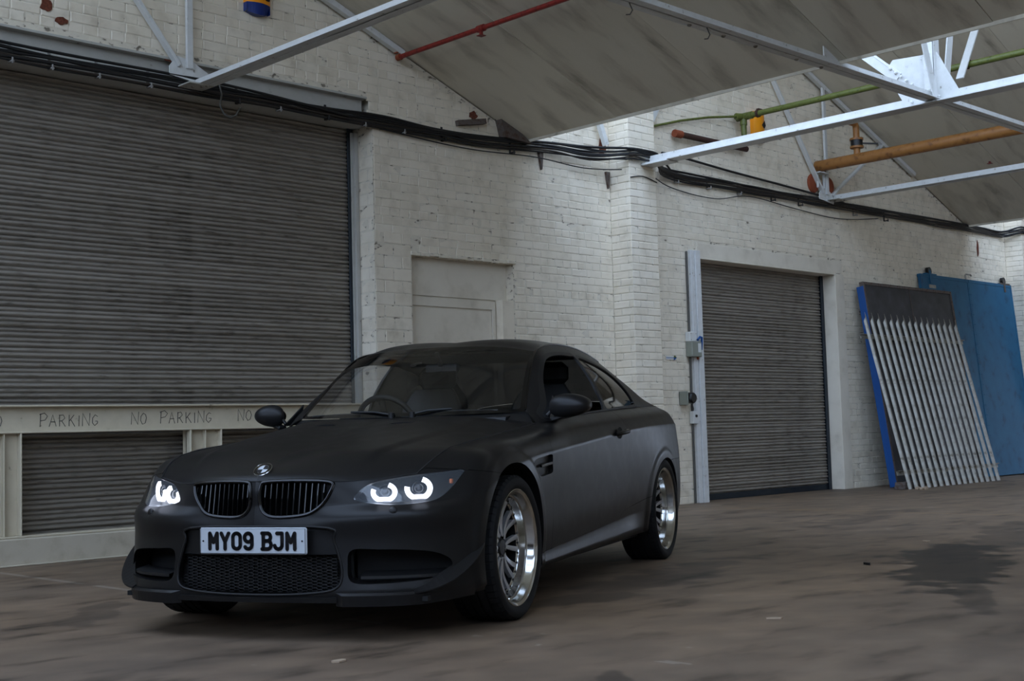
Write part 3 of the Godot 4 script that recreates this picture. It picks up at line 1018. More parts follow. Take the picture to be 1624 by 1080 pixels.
		part("heel_bracket", b.mesh(), M.steel_white, t)
		var bl := MB.new()
		rivet_parts("rivet", [Vector3(-1.9, 0.0, -0.04), Vector3(-1.5, 0.0, -0.04), Vector3(-1.1, 0.0, -0.04), Vector3(-0.55, 0.0, -0.04), Vector3(-0.2, 0.0, -0.04)], Vector3.DOWN, 0.018, M.galv, t)
		bl.lathe([Vector2(0.03, 0), Vector2(0.03, 0.05), Vector2(0.001, 0.05)], 8, Transform3D(Basis.IDENTITY, Vector3(0.02, 0.075, 0.03)))
		part("bolt", bl.mesh(), M.galv, t)
		for q in [-2.6, -1.75]:
			var hk := MB.new()
			hk.tube(PackedVector3Array([Vector3(q, 0, 0), Vector3(q + 0.02, -0.05, 0.01), Vector3(q - 0.02, -0.09, 0.02), Vector3(q - 0.06, -0.10, 0.02)]), 0.004, 5)
			part("wire_hook", hk.mesh(), M.cable_grey, t)
	var hs := MB.new()
	hs.bar(Vector3(12.60, 4.34, -6.14), Vector3(13.35, 5.45, -6.14), 0.02, 0.085, Vector3(0, 0, 1), 0.003)
	solo("pipe_strut", hs.mesh(), M.steel_white, "white steel strut that carries the green pipe", "strut")
	# feet of the glazing rafters beside the pier
	var f := MB.new()
	f.bar(Vector3(10.37, 3.86, WZ + 0.07), Vector3(10.05, 4.62, WZ + 0.07), 0.06, 0.05, Vector3(0, 0, 1), 0.003)
	solo("glazing_strut", f.mesh(), M.steel_white, "short white steel strut rising from the wall left of the pier", "strut")
	var f2 := MB.new()
	f2.bar(Vector3(11.02, 4.05, WZ + 0.06), Vector3(11.6, 4.95, WZ + 0.06), 0.07, 0.05, Vector3(0, 0, 1), 0.003)
	solo("glazing_strut", f2.mesh(), M.steel_white, "short white steel strut rising from the wall right of the pier", "strut")

func pipe_run(m: MB, pts: Array, r: float, sides := 14) -> void:
	m.tube(PackedVector3Array(pts), r, sides)

func build_pipes() -> void:
	# slim red sprinkler pipes with drop heads
	for k in 2:
		var x: float = [7.56, 17.06][k]
		var y: float = [4.30, 4.385][k]
		var p := thing("sprinkler_pipe", ["thin red sprinkler pipe under the ceiling above the car", "thin red sprinkler pipe beside the white tie at the far bay"][k], "pipe", Vector3(x, y, WZ))
		var m := MB.new()
		pipe_run(m, [Vector3(0, 0, 0.04), Vector3(0, 0, 17.6)], 0.022)
		part("pipe", m.mesh(), M.red_pipe, p)
		for z in [1.15, 4.6, 8.0]:
			var h := MB.new()
			h.lathe([Vector2(0.024, -0.04), Vector2(0.031, -0.04), Vector2(0.031, 0.04), Vector2(0.024, 0.04)], 12, Transform3D(Basis(Vector3.RIGHT, Vector3(0, 0, 1), Vector3.DOWN), Vector3(0, 0, z)))
			h.box(Vector3(-0.012, -0.06, z - 0.012), Vector3(0.012, -0.02, z + 0.012), 0.002)
			h.box(Vector3(-0.03, -0.066, z - 0.03), Vector3(0.03, -0.06, z + 0.03), 0.001)
			part("sprinkler_head", h.mesh(), M.red_pipe, p)
		var c := MB.new()
		c.lathe([Vector2(0.001, 0), Vector2(0.030, 0), Vector2(0.030, 0.05), Vector2(0.02, 0.05)], 12, Transform3D(Basis(Vector3.RIGHT, Vector3(0, 0, 1), Vector3.DOWN), Vector3(0, 0, 0.03)))
		c.box(Vector3(-0.008, 0.0, 0.05), Vector3(0.008, 0.09, 0.07), 0.002)
		c.box(Vector3(-0.045, 0.03, 0.03), Vector3(-0.02, 0.06, 0.08), 0.003)
		part("bracket", c.mesh(), M.rust, p)
	# fat brown gas pipe with a flanged valve branch
	var b := thing("gas_pipe", "thick ochre brown pipe running out from the gable wall", "pipe", Vector3(14.52, 4.15, WZ))
	var m := MB.new()
	pipe_run(m, [Vector3(0, 0, 0.03), Vector3(0, 0, 17.5)], 0.072, 20)
	part("pipe", m.mesh(), M.brown_pipe, b)
	var br := MB.new()
	var z0 := 0.62
	pipe_run(br, [Vector3(0, 0.03, z0), Vector3(0, 0.38, z0), Vector3(-0.005, 0.42, z0), Vector3(-0.03, 0.445, z0), Vector3(-0.07, 0.45, z0), Vector3(-0.35, 0.45, z0)], 0.04)
	part("branch", br.mesh(), M.brown_pipe, b)
	for y in [0.15, 0.25]:
		var fl := MB.new()
		fl.lathe([Vector2(0.04, y - 0.012), Vector2(0.085, y - 0.012), Vector2(0.085, y + 0.012), Vector2(0.04, y + 0.012)], 16, Transform3D(Basis.IDENTITY, Vector3(0, 0, z0)))
		part("flange", fl.mesh(), M.brown_pipe, b)
	var vl := MB.new()
	vl.lathe([Vector2(0.04, 0.162), Vector2(0.075, 0.162), Vector2(0.075, 0.238), Vector2(0.04, 0.238)], 16, Transform3D(Basis.IDENTITY, Vector3(0, 0, z0)))
	vl.bar(Vector3(0.06, 0.21, z0), Vector3(0.24, 0.20, z0 + 0.16), 0.025, 0.016)
	part("valve", vl.mesh(), M.black_plastic, b)
	var el := MB.new()
	el.box(Vector3(-0.10, -0.10, 0.02), Vector3(0.12, -0.085, 0.14), 0.003)
	el.box(Vector3(0.085, -0.28, 0.05), Vector3(0.105, -0.09, 0.08), 0.003)
	el.box(Vector3(-0.06, -0.28, 0.05), Vector3(-0.04, -0.09, 0.08), 0.003)
	part("bracket", el.mesh(), M.steel_white, b)
	# rusty round plates where an old pipe went through the wall
	for x in [14.45, 14.80]:
		var rp := MB.new()
		rp.lathe([Vector2(0.001, 0.03), Vector2(0.11, 0.03), Vector2(0.125, 0.015), Vector2(0.125, 0.0)], 20, Transform3D(Basis(Vector3.RIGHT, Vector3(0, 0, 1), Vector3.DOWN), Vector3(x, 3.93, WZ)))
		solo("rusty_plate", rp.mesh(), M.rust, "rusty orange round plate on the wall under the brown pipe", "plate", "rusty plates under the brown pipe")
	# green pipe with a tee
	var g := thing("green_pipe", "olive green pipe with a tee in front of the gable wall", "pipe", Vector3(12.79, 4.52, WZ))
	var gm := MB.new()
	pipe_run(gm, [Vector3(0, 0, 0.10), Vector3(0, 0, 17.5)], 0.034)
	part("pipe", gm.mesh(), M.green_pipe, g)
	var tj := MB.new()
	pipe_run(tj, [Vector3(0, 0.0, 0.14), Vector3(0, -0.34, 0.14)], 0.034)
	part("drop", tj.mesh(), M.green_pipe, g)
	var te := MB.new()
	pipe_run(te, [Vector3(0, 0, 0.05), Vector3(0, 0, 0.27)], 0.044)
	pipe_run(te, [Vector3(0, 0.0, 0.14), Vector3(0, -0.10, 0.14)], 0.043)
	pipe_run(te, [Vector3(0, 0.0, 0.14), Vector3(-0.12, -0.01, 0.12)], 0.04)
	part("tee", te.mesh(), M.green_pipe, g)
	for z in [0.35, 2.95]:
		var cl := MB.new()
		cl.lathe([Vector2(0.034, -0.015), Vector2(0.048, -0.015), Vector2(0.048, 0.015), Vector2(0.034, 0.015)], 12, Transform3D(Basis(Vector3.RIGHT, Vector3(0, 0, 1), Vector3.DOWN), Vector3(0, 0, z)))
		cl.box(Vector3(-0.01, 0.0, z - 0.02), Vector3(0.07, 0.06, z + 0.02), 0.003)
		part("clamp", cl.mesh(), M.rust_pipe, g)
	var gw := MB.new()
	gw.tube(PackedVector3Array([Vector3(12.67, 4.51, WZ + 0.12), Vector3(12.2, 4.44, WZ + 0.06), Vector3(11.7, 4.33, WZ + 0.04), Vector3(11.3, 4.22, WZ + 0.03), Vector3(10.95, 4.12, WZ + 0.03)]), 0.014, 8)
	solo("green_tube", gw.mesh(), M.green_pipe, "thin green tube from the pier to the green tee", "pipe")
	# stub of rusty pipe along the wall
	var ru := thing("rusty_pipe", "short rusty pipe with a capped end right of the pier", "pipe", Vector3(11.58, 4.16, WZ + 0.07))
	var rm := MB.new()
	pipe_run(rm, [Vector3(0, 0, 0), Vector3(1.35, 0, 0)], 0.034)
	part("pipe", rm.mesh(), M.rust_pipe, ru)
	var cap := MB.new()
	pipe_run(cap, [Vector3(-0.03, 0, 0), Vector3(0.09, 0, 0)], 0.044)
	part("end_cap", cap.mesh(), M.rust, ru)
	# bits of old timber and iron fixed to the wall by the cables
	var s1 := MB.new()
	s1.bar(Vector3(8.28, 3.80, WZ + 0.02), Vector3(8.62, 3.86, WZ + 0.05), 0.06, 0.05)
	solo("timber_stub", s1.mesh(), M.rust_frame, "short weathered timber stub above the cables under the ceiling", "timber")
	var s2 := MB.new()
	s2.prism(PackedVector2Array([Vector2(8.80, 3.95), Vector2(8.84, 3.97), Vector2(9.22, 3.72), Vector2(8.86, 3.74)]), WZ, WZ + 0.09)
	solo("eave_bracket", s2.mesh(), M.rust_frame, "dark grimy bracket where the ceiling meets the wall", "bracket")

# ---------------------------------------------------------------- cables
func cable(called: String, pts: Array, r: float, m: Material, label: String, group := "") -> void:
	var cv := Curve3D.new()
	for i in pts.size():
		var p: Vector3 = pts[i]
		var t := Vector3.ZERO
		if i > 0 and i < pts.size() - 1:
			t = (pts[i + 1] - pts[i - 1]) * 0.18
		cv.add_point(p, -t, t)
	cv.bake_interval = 0.12
	var path := cv.get_baked_points()
	var b := MB.new()
	b.tube(path, r, 6)
	solo(called, b.mesh(), m, label, "cable", group)

func build_cables() -> void:
	var specs := [[0.055, 0.014, "cable"], [0.035, 0.010, "cable"], [0.018, 0.012, "cable"], [0.0, 0.012, "cable_brown"], [-0.018, 0.012, "cable"], [-0.036, 0.009, "cable_brown"], [-0.05, 0.009, "cable"]]
	for i in specs.size():
		var s: Array = specs[i]
		var o: float = s[0]
		var w := func(x: float, y: float, z: float) -> Vector3:
			return Vector3(x, y + o * 0.9 + rng.randf_range(-0.012, 0.012), WZ + z + rng.randf_range(0.0, 0.02))
		var pts := []
		var x := 2.4
		while x < 9.2:
			pts.append(w.call(x, 3.665 - 0.012 * absf(sin(x * 1.7 + i)), 0.03))
			x += 0.62
		pts += [w.call(9.5, 3.72, 0.05), w.call(10.0, 3.715 - 0.02 * (i % 3), 0.15), w.call(10.42, 3.735, 0.28), w.call(10.52, 3.745, 0.315), w.call(10.72, 3.75, 0.315), w.call(10.92, 3.74, 0.31), w.call(11.02, 3.72, 0.24), w.call(11.3, 3.69, 0.08)]
		x = 11.8
		while x < 19.8:
			pts.append(w.call(x, 3.685 - 0.015 * absf(sin(x * 1.3 + 2.0 * i)) + (x - 11.8) * 0.006, 0.03))
			x += 0.66
		pts += [w.call(19.85, 3.76, 0.28), w.call(20.1, 3.76, 0.31), w.call(20.4, 3.75, 0.3), w.call(21.5, 3.70, 0.04), w.call(23.5, 3.69, 0.03), w.call(25.5, 3.70, 0.03), w.call(27.9, 3.69, 0.03)]
		cable("wall_cable", pts, s[1], M[s[2]], "dark cable in the bundle that runs along the brick wall", "cables of the bundle along the wall")
	# single cables that leave the bundle
	cable("slack_cable", [Vector3(2.4, 3.79, WZ + 0.05), Vector3(3.9, 3.735, WZ + 0.05), Vector3(5.2, 3.735, WZ + 0.05), Vector3(5.9, 3.72, WZ + 0.07), Vector3(7.0, 3.66, WZ + 0.06)], 0.012, M.cable, "black cable above the bundle over the large shutter")
	cable("slack_cable", [Vector3(7.0, 3.63, WZ + 0.04), Vector3(7.8, 3.585, WZ + 0.03), Vector3(8.5, 3.57, WZ + 0.03), Vector3(9.3, 3.60, WZ + 0.05), Vector3(10.0, 3.57, WZ + 0.08), Vector3(10.46, 3.59, WZ + 0.2)], 0.006, M.cable, "thin dark wire sagging below the bundle left of the pier")
	cable("slack_cable", [Vector3(10.5, 3.50, WZ + 0.285), Vector3(10.7, 3.53, WZ + 0.29), Vector3(10.93, 3.49, WZ + 0.29)], 0.006, M.cable, "thin dark wire drooping across the face of the pier")
	cable("slack_cable", [Vector3(11.15, 3.86, WZ + 0.2), Vector3(11.7, 3.90, WZ + 0.06), Vector3(12.6, 3.86, WZ + 0.04), Vector3(13.6, 3.82, WZ + 0.04), Vector3(14.5, 3.78, WZ + 0.04), Vector3(15.1, 3.74, WZ + 0.05)], 0.014, M.cable, "black cable above the bundle over the small shutter")
	cable("slack_cable", [Vector3(10.95, 3.60, WZ + 0.2), Vector3(11.5, 3.54, WZ + 0.03), Vector3(12.3, 3.50, WZ + 0.03), Vector3(13.0, 3.60, WZ + 0.03), Vector3(14.0, 3.55, WZ + 0.03), Vector3(15.0, 3.52, WZ + 0.03), Vector3(16.0, 3.62, WZ + 0.03)], 0.006, M.cable, "thin dark wire sagging below the bundle right of the pier")
	cable("slack_cable", [Vector3(9.55, 3.78, WZ + 0.06), Vector3(10.2, 3.75, WZ + 0.2), Vector3(10.6, 3.79, WZ + 0.32), Vector3(10.95, 3.74, WZ + 0.33), Vector3(11.15, 3.66, WZ + 0.3)], 0.012, M.cable, "black cable bowed out around the top of the pier")
	# loose flex with a plug hanging from the tie
	cable("hanging_flex", [Vector3(5.62, 3.70, WZ + 0.12), Vector3(5.63, 3.62, WZ + 0.14), Vector3(5.61, 3.53, WZ + 0.14), Vector3(5.64, 3.46, WZ + 0.15), Vector3(5.69, 3.435, WZ + 0.16), Vector3(5.74, 3.46, WZ + 0.17), Vector3(5.78, 3.53, WZ + 0.17)], 0.008, M.cable_grey, "loose grey flex hanging over the top of the large shutter")
	var c := MB.new()
	for q in [3.95, 4.25, 4.62, 5.05, 5.85, 6.25, 6.75, 7.15, 7.6, 8.1, 9.0, 11.6, 12.2, 12.8, 13.5, 14.1, 15.4, 16.2]:
		var k := MB.new()
		k.box(Vector3(q - 0.012, 3.60, WZ + 0.0), Vector3(q + 0.012, 3.74, WZ + 0.008), 0.002)
		k.box(Vector3(q - 0.012, 3.60, WZ + 0.0), Vector3(q + 0.012, 3.612, WZ + 0.07), 0.002)
		k.box(Vector3(q - 0.006, 3.59, WZ + 0.06), Vector3(q + 0.006, 3.635, WZ + 0.068), 0.002)
		solo("cable_hook", k.mesh(), M.clip if int(q * 20) % 3 != 0 else M.cable, "small metal hook holding the cable bundle to the wall", "hook", "hooks under the cable bundle")
	# dark iron spikes below the bundle
	for q in [[9.42, 3.50], [10.44, 3.42]]:
		var k := MB.new()
		k.prism(PackedVector2Array([Vector2(-0.03, 0.17), Vector2(0.03, 0.17), Vector2(0.012, 0.0), Vector2(0.004, -0.01)]), 0.0, 0.03)
		var o := solo("iron_spike", k.mesh(), M.rust_frame, "dark tapered iron spike below the cables near the pier", "spike", "iron spikes below the cables")
		o.position = Vector3(q[0], q[1], WZ)

# ---------------------------------------------------------------- things leaning on the wall
func build_leaning() -> void:
	# grey sheet panel with a blue painted edge
	var w := 2.42
	var h := 2.72
	var lean := asin(0.36 / h)
	var p := thing("leaning_door", "dark grey steel door with a bright blue edge leaning behind the fence", "door", Vector3(15.26, 0.0, -8.56))
	p.rotation.x = -lean
	var a := MB.new()
	a.box(Vector3(0.03, 0.03, -0.05), Vector3(w - 0.03, h - 0.03, -0.012), 0.002)
	part("sheet", a.mesh(), M.grey_sheet, p)
	var f := MB.new()
	f.box(Vector3(0.002, 0, -0.06), Vector3(0.04, h, 0.0), 0.003)
	f.box(Vector3(w - 0.04, 0, -0.06), Vector3(w, h, 0.0), 0.003)
	f.box(Vector3(0.04, h - 0.04, -0.06), Vector3(w - 0.04, h, 0.0), 0.003)
	f.box(Vector3(0.04, 0, -0.06), Vector3(w - 0.04, 0.05, 0.0), 0.003)
	part("frame", f.mesh(), M.rust_frame, p)
	var s := MB.new()
	s.box(Vector3(w * 0.5 - 0.004, 0.04, -0.014), Vector3(w * 0.5 + 0.004, h - 0.04, -0.006), 0.001)
	part("seam", s.mesh(), M.rust_frame, p)
	var e := MB.new()
	e.box(Vector3(-0.012, 0.02, -0.10), Vector3(0.0, h - 0.06, 0.0), 0.002)
	part("blue_edge", e.mesh(), M.blue_edge, p)
	# palisade fence panel in front of it
	var ph := 2.32
	var pl := asin(0.54 / ph)
	var q := thing("palisade_panel", "galvanised palisade fence panel leaning upright against the grey sheet", "fence panel", Vector3(15.02, 0.0, -8.27))
	q.rotation.x = -pl
	var pale := MB.new()
	var half := 0.034
	# W-section pale: three folded faces, pointed top
	var prof := [Vector2(-half, -0.012), Vector2(-half * 0.45, 0.012), Vector2(half * 0.45, 0.012), Vector2(half, -0.012)]
	for i in 3:
		var u: Vector2 = prof[i]
		var v: Vector2 = prof[i + 1]
		var yt0 := ph - 0.02 - absf(u.x) * 2.4
		var yt1 := ph - 0.02 - absf(v.x) * 2.4
		var nn := Vector3(-(v.y - u.y), 0, v.x - u.x)
		pale.quad(Vector3(u.x, 0.0, u.y), Vector3(v.x, 0.0, v.y), Vector3(v.x, yt1, v.y), Vector3(u.x, yt0, u.y), nn)
		pale.quad(Vector3(u.x, 0.0, u.y - 0.003), Vector3(v.x, 0.0, v.y - 0.003), Vector3(v.x, yt1, v.y - 0.003), Vector3(u.x, yt0, u.y - 0.003), -nn)
	pale.quad(Vector3(-0.002, ph - 0.06, 0.012), Vector3(0.002, ph - 0.06, 0.012), Vector3(0.004, ph + 0.012, 0.012), Vector3(-0.004, ph + 0.012, 0.012), Vector3(0, 0, 1))
	pale.flat(Vector3(-half * 0.5, ph - 0.06, 0.012), Vector3(half * 0.5, ph - 0.06, 0.012), Vector3(0, ph + 0.015, 0.014), Vector3(0, 0, 1))
	var pm := pale.mesh()
	for i in 16:
		var o := part("pale", pm, M.galv, q, Vector3(0.05 + i * 0.1625, 0, 0.0))
		o.rotation.z = rng.randf_range(-0.002, 0.002)
	for y in [0.22, 2.02]:
		var r := MB.new()
		r.box(Vector3(-0.10, y - 0.028, -0.06), Vector3(2.68, y + 0.028, -0.052), 0.002)
		r.box(Vector3(-0.10, y + 0.02, -0.06), Vector3(2.68, y + 0.028, -0.018), 0.002)
		part("rail", r.mesh(), M.galv, q)
	# pair of blue sheeted doors
	var bh := 2.92
	var bl := asin(0.25 / bh)
	for i in 2:
		var x: float = [17.02, 18.47][i]
		var bw: float = [1.44, 1.42][i]
		var d := thing("blue_door", ["blue sheet steel sliding door half hidden by the leaning fence", "blue sheet steel sliding door against the far pier"][i], "door", Vector3(x, 0.015, -8.79))
		d.rotation.x = -bl
		var m := MB.new()
		m.box(Vector3(0.003, 0.02, -0.045), Vector3(bw - 0.003, bh, 0.0), 0.004)
		part("sheet", m.mesh(), M.blue_door, d)
		var fr := MB.new()
		fr.box(Vector3(0, 0, -0.06), Vector3(bw, 0.03, 0.004), 0.002)
		fr.box(Vector3(bw - 0.035, 0.02, -0.05), Vector3(bw, bh + 0.006, 0.006), 0.002)
		fr.box(Vector3(0.0, bh - 0.04, -0.05), Vector3(bw, bh + 0.006, 0.006), 0.002)
		part("frame", fr.mesh(), M.blue_door, d)
		var rp := []
		for k in 18:
			rp.append(Vector3(0.02 if i == 1 else bw - 0.018, 0.15 + k * 0.15, 0.005))
		rivet_parts("rivet", rp, Vector3(0, 0, 1), 0.008, M.blue_door, d)
		var wheel := MB.new()
		var wx := 0.28 if i == 0 else bw - 0.24
		wheel.lathe([Vector2(0.012, -0.022), Vector2(0.055, -0.022), Vector2(0.055, -0.010), Vector2(0.042, -0.006), Vector2(0.042, 0.006), Vector2(0.055, 0.010), Vector2(0.055, 0.022), Vector2(0.012, 0.022)], 20, Transform3D(Basis(Vector3.RIGHT, Vector3(0, 0, 1), Vector3.DOWN), Vector3(wx, bh + 0.06, -0.01)))
		var rl := part("roller", wheel.mesh(), M.black_plastic, d)
		rl.set_meta("label", "black door roller")
		var bk := MB.new()
		bk.box(Vector3(wx - 0.025, bh - 0.12, 0.004), Vector3(wx + 0.025, bh + 0.07, 0.014), 0.002)
		bk.box(Vector3(wx - 0.13, bh - 0.006, -0.04), Vector3(wx + 0.20, bh + 0.025, 0.008), 0.003)
		part("roller_bracket", bk.mesh(), M.blue_door if i == 0 else M.rust_frame, d)
		if i == 1:
			var hk := MB.new()
			hk.tube(PackedVector3Array([Vector3(-0.07, bh, 0.0), Vector3(-0.07, bh + 0.07, 0.0), Vector3(-0.05, bh + 0.085, 0.0), Vector3(0.10, bh + 0.085, 0.0), Vector3(0.12, bh + 0.07, 0.0)]), 0.012, 8)
			part("hook", hk.mesh(), M.galv, d)
		else:
			var lb := MB.new()
			lb.box(Vector3(0.22, bh - 0.19, 0.0), Vector3(0.42, bh - 0.14, 0.004), 0.001)
			part("plate", lb.mesh(), M.galv, d)
	# scraps on the floor by their feet
	var bt := MB.new()
	for i in 2:
		bt.box(Vector3(-0.25 + 0.02 * i, 0.045 * i, -0.08), Vector3(0.28 - 0.04 * i, 0.045 * (i + 1), 0.06), 0.006)
	var o := solo("timber_offcut", bt.mesh(), M.rust_frame, "dark timber offcut on the floor under the leaning panels", "timber")
	o.position = Vector3(15.20, 0, -8.38)
	o.rotation.y = 0.12
	var gl := MB.new()
	for i in 5:
		var t := i * 1.25
		gl.box(Vector3(cos(t) * 0.06 - 0.03, 0, sin(t) * 0.05 - 0.02), Vector3(cos(t) * 0.06 + 0.03, 0.03 + 0.008 * (i % 2), sin(t) * 0.05 + 0.02), 0.006)
	var o2 := solo("rag", gl.mesh(), M.paper, "small pale crumpled rag on the floor below the fence panel", "rag")
	o2.position = Vector3(15.02, 0, -8.10)

# ---------------------------------------------------------------- boxes, signs, litter
func lettering(text: String, size: float, depth: float, m: Material, parent: Node3D, xf: Transform3D, called := "lettering") -> MeshInstance3D:
	var t := TextMesh.new()
	var fnt := SystemFont.new()
	fnt.font_names = PackedStringArray(["Droid Sans"])
	fnt.font_weight = 700
	t.font = fnt
	t.text = text
	t.font_size = 64
	t.pixel_size = size / 64.0
	t.depth = depth
	var o := MeshInstance3D.new()
	o.name = called
	o.mesh = t
	o.material_override = m
	parent.add_child(o, true)
	o.transform = xf
	return o

func alarm_box(x: float, y: float, label: String, text: bool) -> void:
	var a := thing("alarm_box", label, "alarm", Vector3(x, y, WZ))
	var m := MB.new()
	var prof := PackedVector2Array([Vector2(-0.115, 0.36), Vector2(0.115, 0.36), Vector2(0.115, 0.02), Vector2(-0.115, 0.02)])
	# front bows out: stack of slices
	var cols := 10
	for band in 2:
		var b := MB.new()
		var y0: float = [0.075, -0.02][band]
		var y1: float = [0.36, 0.075][band]
		for i in cols:
			var u0 := -1.0 + 2.0 * i / cols
			var u1 := -1.0 + 2.0 * (i + 1) / cols
			var f := func(u: float, yy: float) -> Vector3:
				var wv := 0.115 - (0.018 if yy < 0.0 else 0.0)
				var cut := 0.0
				if yy <= 0.0: cut = 0.022 * u * u
				return Vector3(u * wv, yy + cut, 0.05 + 0.035 * (1.0 - u * u) - (0.02 if yy < 0.0 else 0.0))
			var g := func(u: float, yy: float) -> Vector3:
				var q: Vector3 = f.call(u, yy)
				q.z = 0.0
				return q
			b.quad(f.call(u0, y0), f.call(u1, y0), f.call(u1, y1), f.call(u0, y1), Vector3(0, 0, 1))
			b.quad(f.call(u0, y0), f.call(u1, y0), g.call(u1, y0), g.call(u0, y0), Vector3(0, -1, 0))
			b.quad(f.call(u0, y1), f.call(u1, y1), g.call(u1, y1), g.call(u0, y1), Vector3(0, 1, 0))
		for s in [-1.0, 1.0]:
			b.quad(Vector3(0.115 * s, y0 + (0.022 if band == 1 else 0.0), 0), Vector3(0.115 * s, y1, 0), Vector3(0.115 * s, y1, 0.05), Vector3(0.115 * s, y0 + (0.022 if band == 1 else 0.0), 0.05), Vector3(s, 0, 0))
		part("cover" if band == 0 else "base_band", b.mesh(), M.yellow if band == 0 else M.blue, a)
	if text:
		lettering("ALARMS", 0.06, 0.002, M.ink, a, Transform3D(Basis.IDENTITY.scaled(Vector3(0.8, 1, 1)), Vector3(0, 0.155, 0.087)))
		var sm := MB.new()
		for k in 13:
			if k == 5 or k == 9:
				continue
			sm.box(Vector3(-0.092 + k * 0.0145, 0.107, 0.07), Vector3(-0.082 + k * 0.0145, 0.122, 0.0862 - absf(k - 6) * 0.0004))
		var sp := part("small_print", sm.mesh(), M.ink, a)
		sp.set_meta("kind", "stuff")
	else:
		var e := MB.new()
		e.prism(PackedVector2Array([Vector2(0.01, 0.20), Vector2(0.07, 0.26), Vector2(0.09, 0.20), Vector2(0.06, 0.16)]), 0.083, 0.086)
		part("emblem", e.mesh(), M.ink, a)

func build_small() -> void:
	alarm_box(6.05, 4.40, "yellow and blue alarm box high on the wall over the large shutter", true)
	alarm_box(13.24, 4.30, "yellow alarm box on the gable beside the green pipe", false)
	# switches and conduit by the small shutter
	var cd := MB.new()
	cd.tube(PackedVector3Array([Vector3(11.745, 0.0, WZ + 0.02), Vector3(11.745, 2.84, WZ + 0.02)]), 0.013, 8)
	solo("conduit", cd.mesh(), M.cable_grey, "grey conduit running up beside the small shutter", "conduit")
	var b1 := thing("junction_box", "white junction box on the conduit beside the small shutter", "electrical box", Vector3(11.75, 1.86, WZ + 0.005))
	var m := MB.new()
	m.box(Vector3(-0.065, -0.05, 0), Vector3(0.065, 0.06, 0.07), 0.006)
	part("case", m.mesh(), M.box_white, b1)
	rivet_parts("screw", [Vector3(-0.045, 0.04, 0.07), Vector3(0.045, 0.04, 0.07), Vector3(-0.045, -0.03, 0.07), Vector3(0.045, -0.03, 0.07)], Vector3(0, 0, 1), 0.006, M.galv, b1)
	var b2 := thing("isolator_switch", "grey green isolator box with a white label beside the small shutter", "electrical box", Vector3(11.78, 1.72, WZ + 0.005))
	var m2 := MB.new()
	m2.box(Vector3(-0.09, -0.08, 0), Vector3(0.09, 0.09, 0.09), 0.006)
	part("case", m2.mesh(), M.box_grey, b2)
	var lb := MB.new()
	lb.box(Vector3(0.02, -0.03, 0.09), Vector3(0.075, 0.07, 0.092))
	part("label_plate", lb.mesh(), M.box_white, b2)
	var kn := MB.new()
	kn.tube(PackedVector3Array([Vector3(0.06, -0.08, 0.05), Vector3(0.06, -0.11, 0.05)]), 0.012, 8)
	part("gland", kn.mesh(), M.rust, b2)
	var bt := MB.new()
	bt.tube(PackedVector3Array([Vector3(11.80, 1.83, WZ + 0.09), Vector3(11.85, 1.865, WZ + 0.09), Vector3(11.88, 1.86, WZ + 0.09), Vector3(11.89, 1.80, WZ + 0.08), Vector3(11.89, 1.72, WZ + 0.07)]), 0.013, 8)
	solo("blue_strap", bt.mesh(), M.blue_edge, "short blue strap looped over the isolator box", "strap")
	var k := thing("chain_drum", "black round drum on a wall bracket beside the small shutter", "drum", Vector3(11.60, 1.175, WZ))
	var dm := MB.new()
	dm.lathe([Vector2(0.001, 0.0), Vector2(0.05, 0.0), Vector2(0.062, 0.015), Vector2(0.062, 0.075), Vector2(0.05, 0.09), Vector2(0.001, 0.09)], 24, Transform3D(Basis(Vector3.RIGHT, Vector3(0, 0, 1), Vector3.DOWN), Vector3(0.02, 0, 0.06)))
	part("drum", dm.mesh(), M.black_plastic, k)
	var db := MB.new()
	db.box(Vector3(-0.06, -0.075, 0.0), Vector3(-0.04, 0.075, 0.12), 0.003)
	db.box(Vector3(-0.06, -0.075, 0.0), Vector3(0.05, 0.075, 0.012), 0.003)
	part("bracket", db.mesh(), M.box_grey, k)
	var b3 := thing("push_button", "small white push button box low beside the small shutter", "electrical box", Vector3(11.755, 0.955, WZ + 0.005))
	var m3 := MB.new()
	m3.box(Vector3(-0.045, -0.065, 0), Vector3(0.045, 0.075, 0.06), 0.005)
	part("case", m3.mesh(), M.box_white, b3)
	var m4 := MB.new()
	m4.lathe([Vector2(0.015, 0.0), Vector2(0.015, 0.012), Vector2(0.001, 0.014)], 12, Transform3D(Basis(Vector3.RIGHT, Vector3(0, 0, 1), Vector3.DOWN), Vector3(0.0, 0.02, 0.06)))
	part("button", m4.mesh(), M.black_plastic, b3)
	var ch := MB.new()
	ch.tube(PackedVector3Array([Vector3(11.70, 1.10, WZ + 0.06), Vector3(11.73, 1.06, WZ + 0.05), Vector3(11.72, 1.02, WZ + 0.05), Vector3(11.745, 0.98, WZ + 0.05)]), 0.007, 6)
	solo("chain", ch.mesh(), M.cable_grey, "short chain hanging under the black drum", "chain")
	# small white sticker with a blue mark
	var sg := thing("wall_sticker", "small white sticker with a blue and green mark right of the pier", "sticker", Vector3(11.42, 1.625, WZ + 0.004))
	var sb := MB.new()
	sb.box(Vector3(-0.09, -0.02, 0), Vector3(0.10, 0.02, 0.002))
	part("backing", sb.mesh(), M.box_white, sg)
	var s1 := MB.new()
	s1.box(Vector3(-0.085, -0.004, 0.002), Vector3(0.05, 0.003, 0.003))
	s1.prism(PackedVector2Array([Vector2(0.045, -0.028), Vector2(0.10, 0.0), Vector2(0.07, 0.004), Vector2(0.05, 0.002)]), 0.002, 0.004)
	part("blue_mark", s1.mesh(), M.blue_edge, sg)
	var s2 := MB.new()
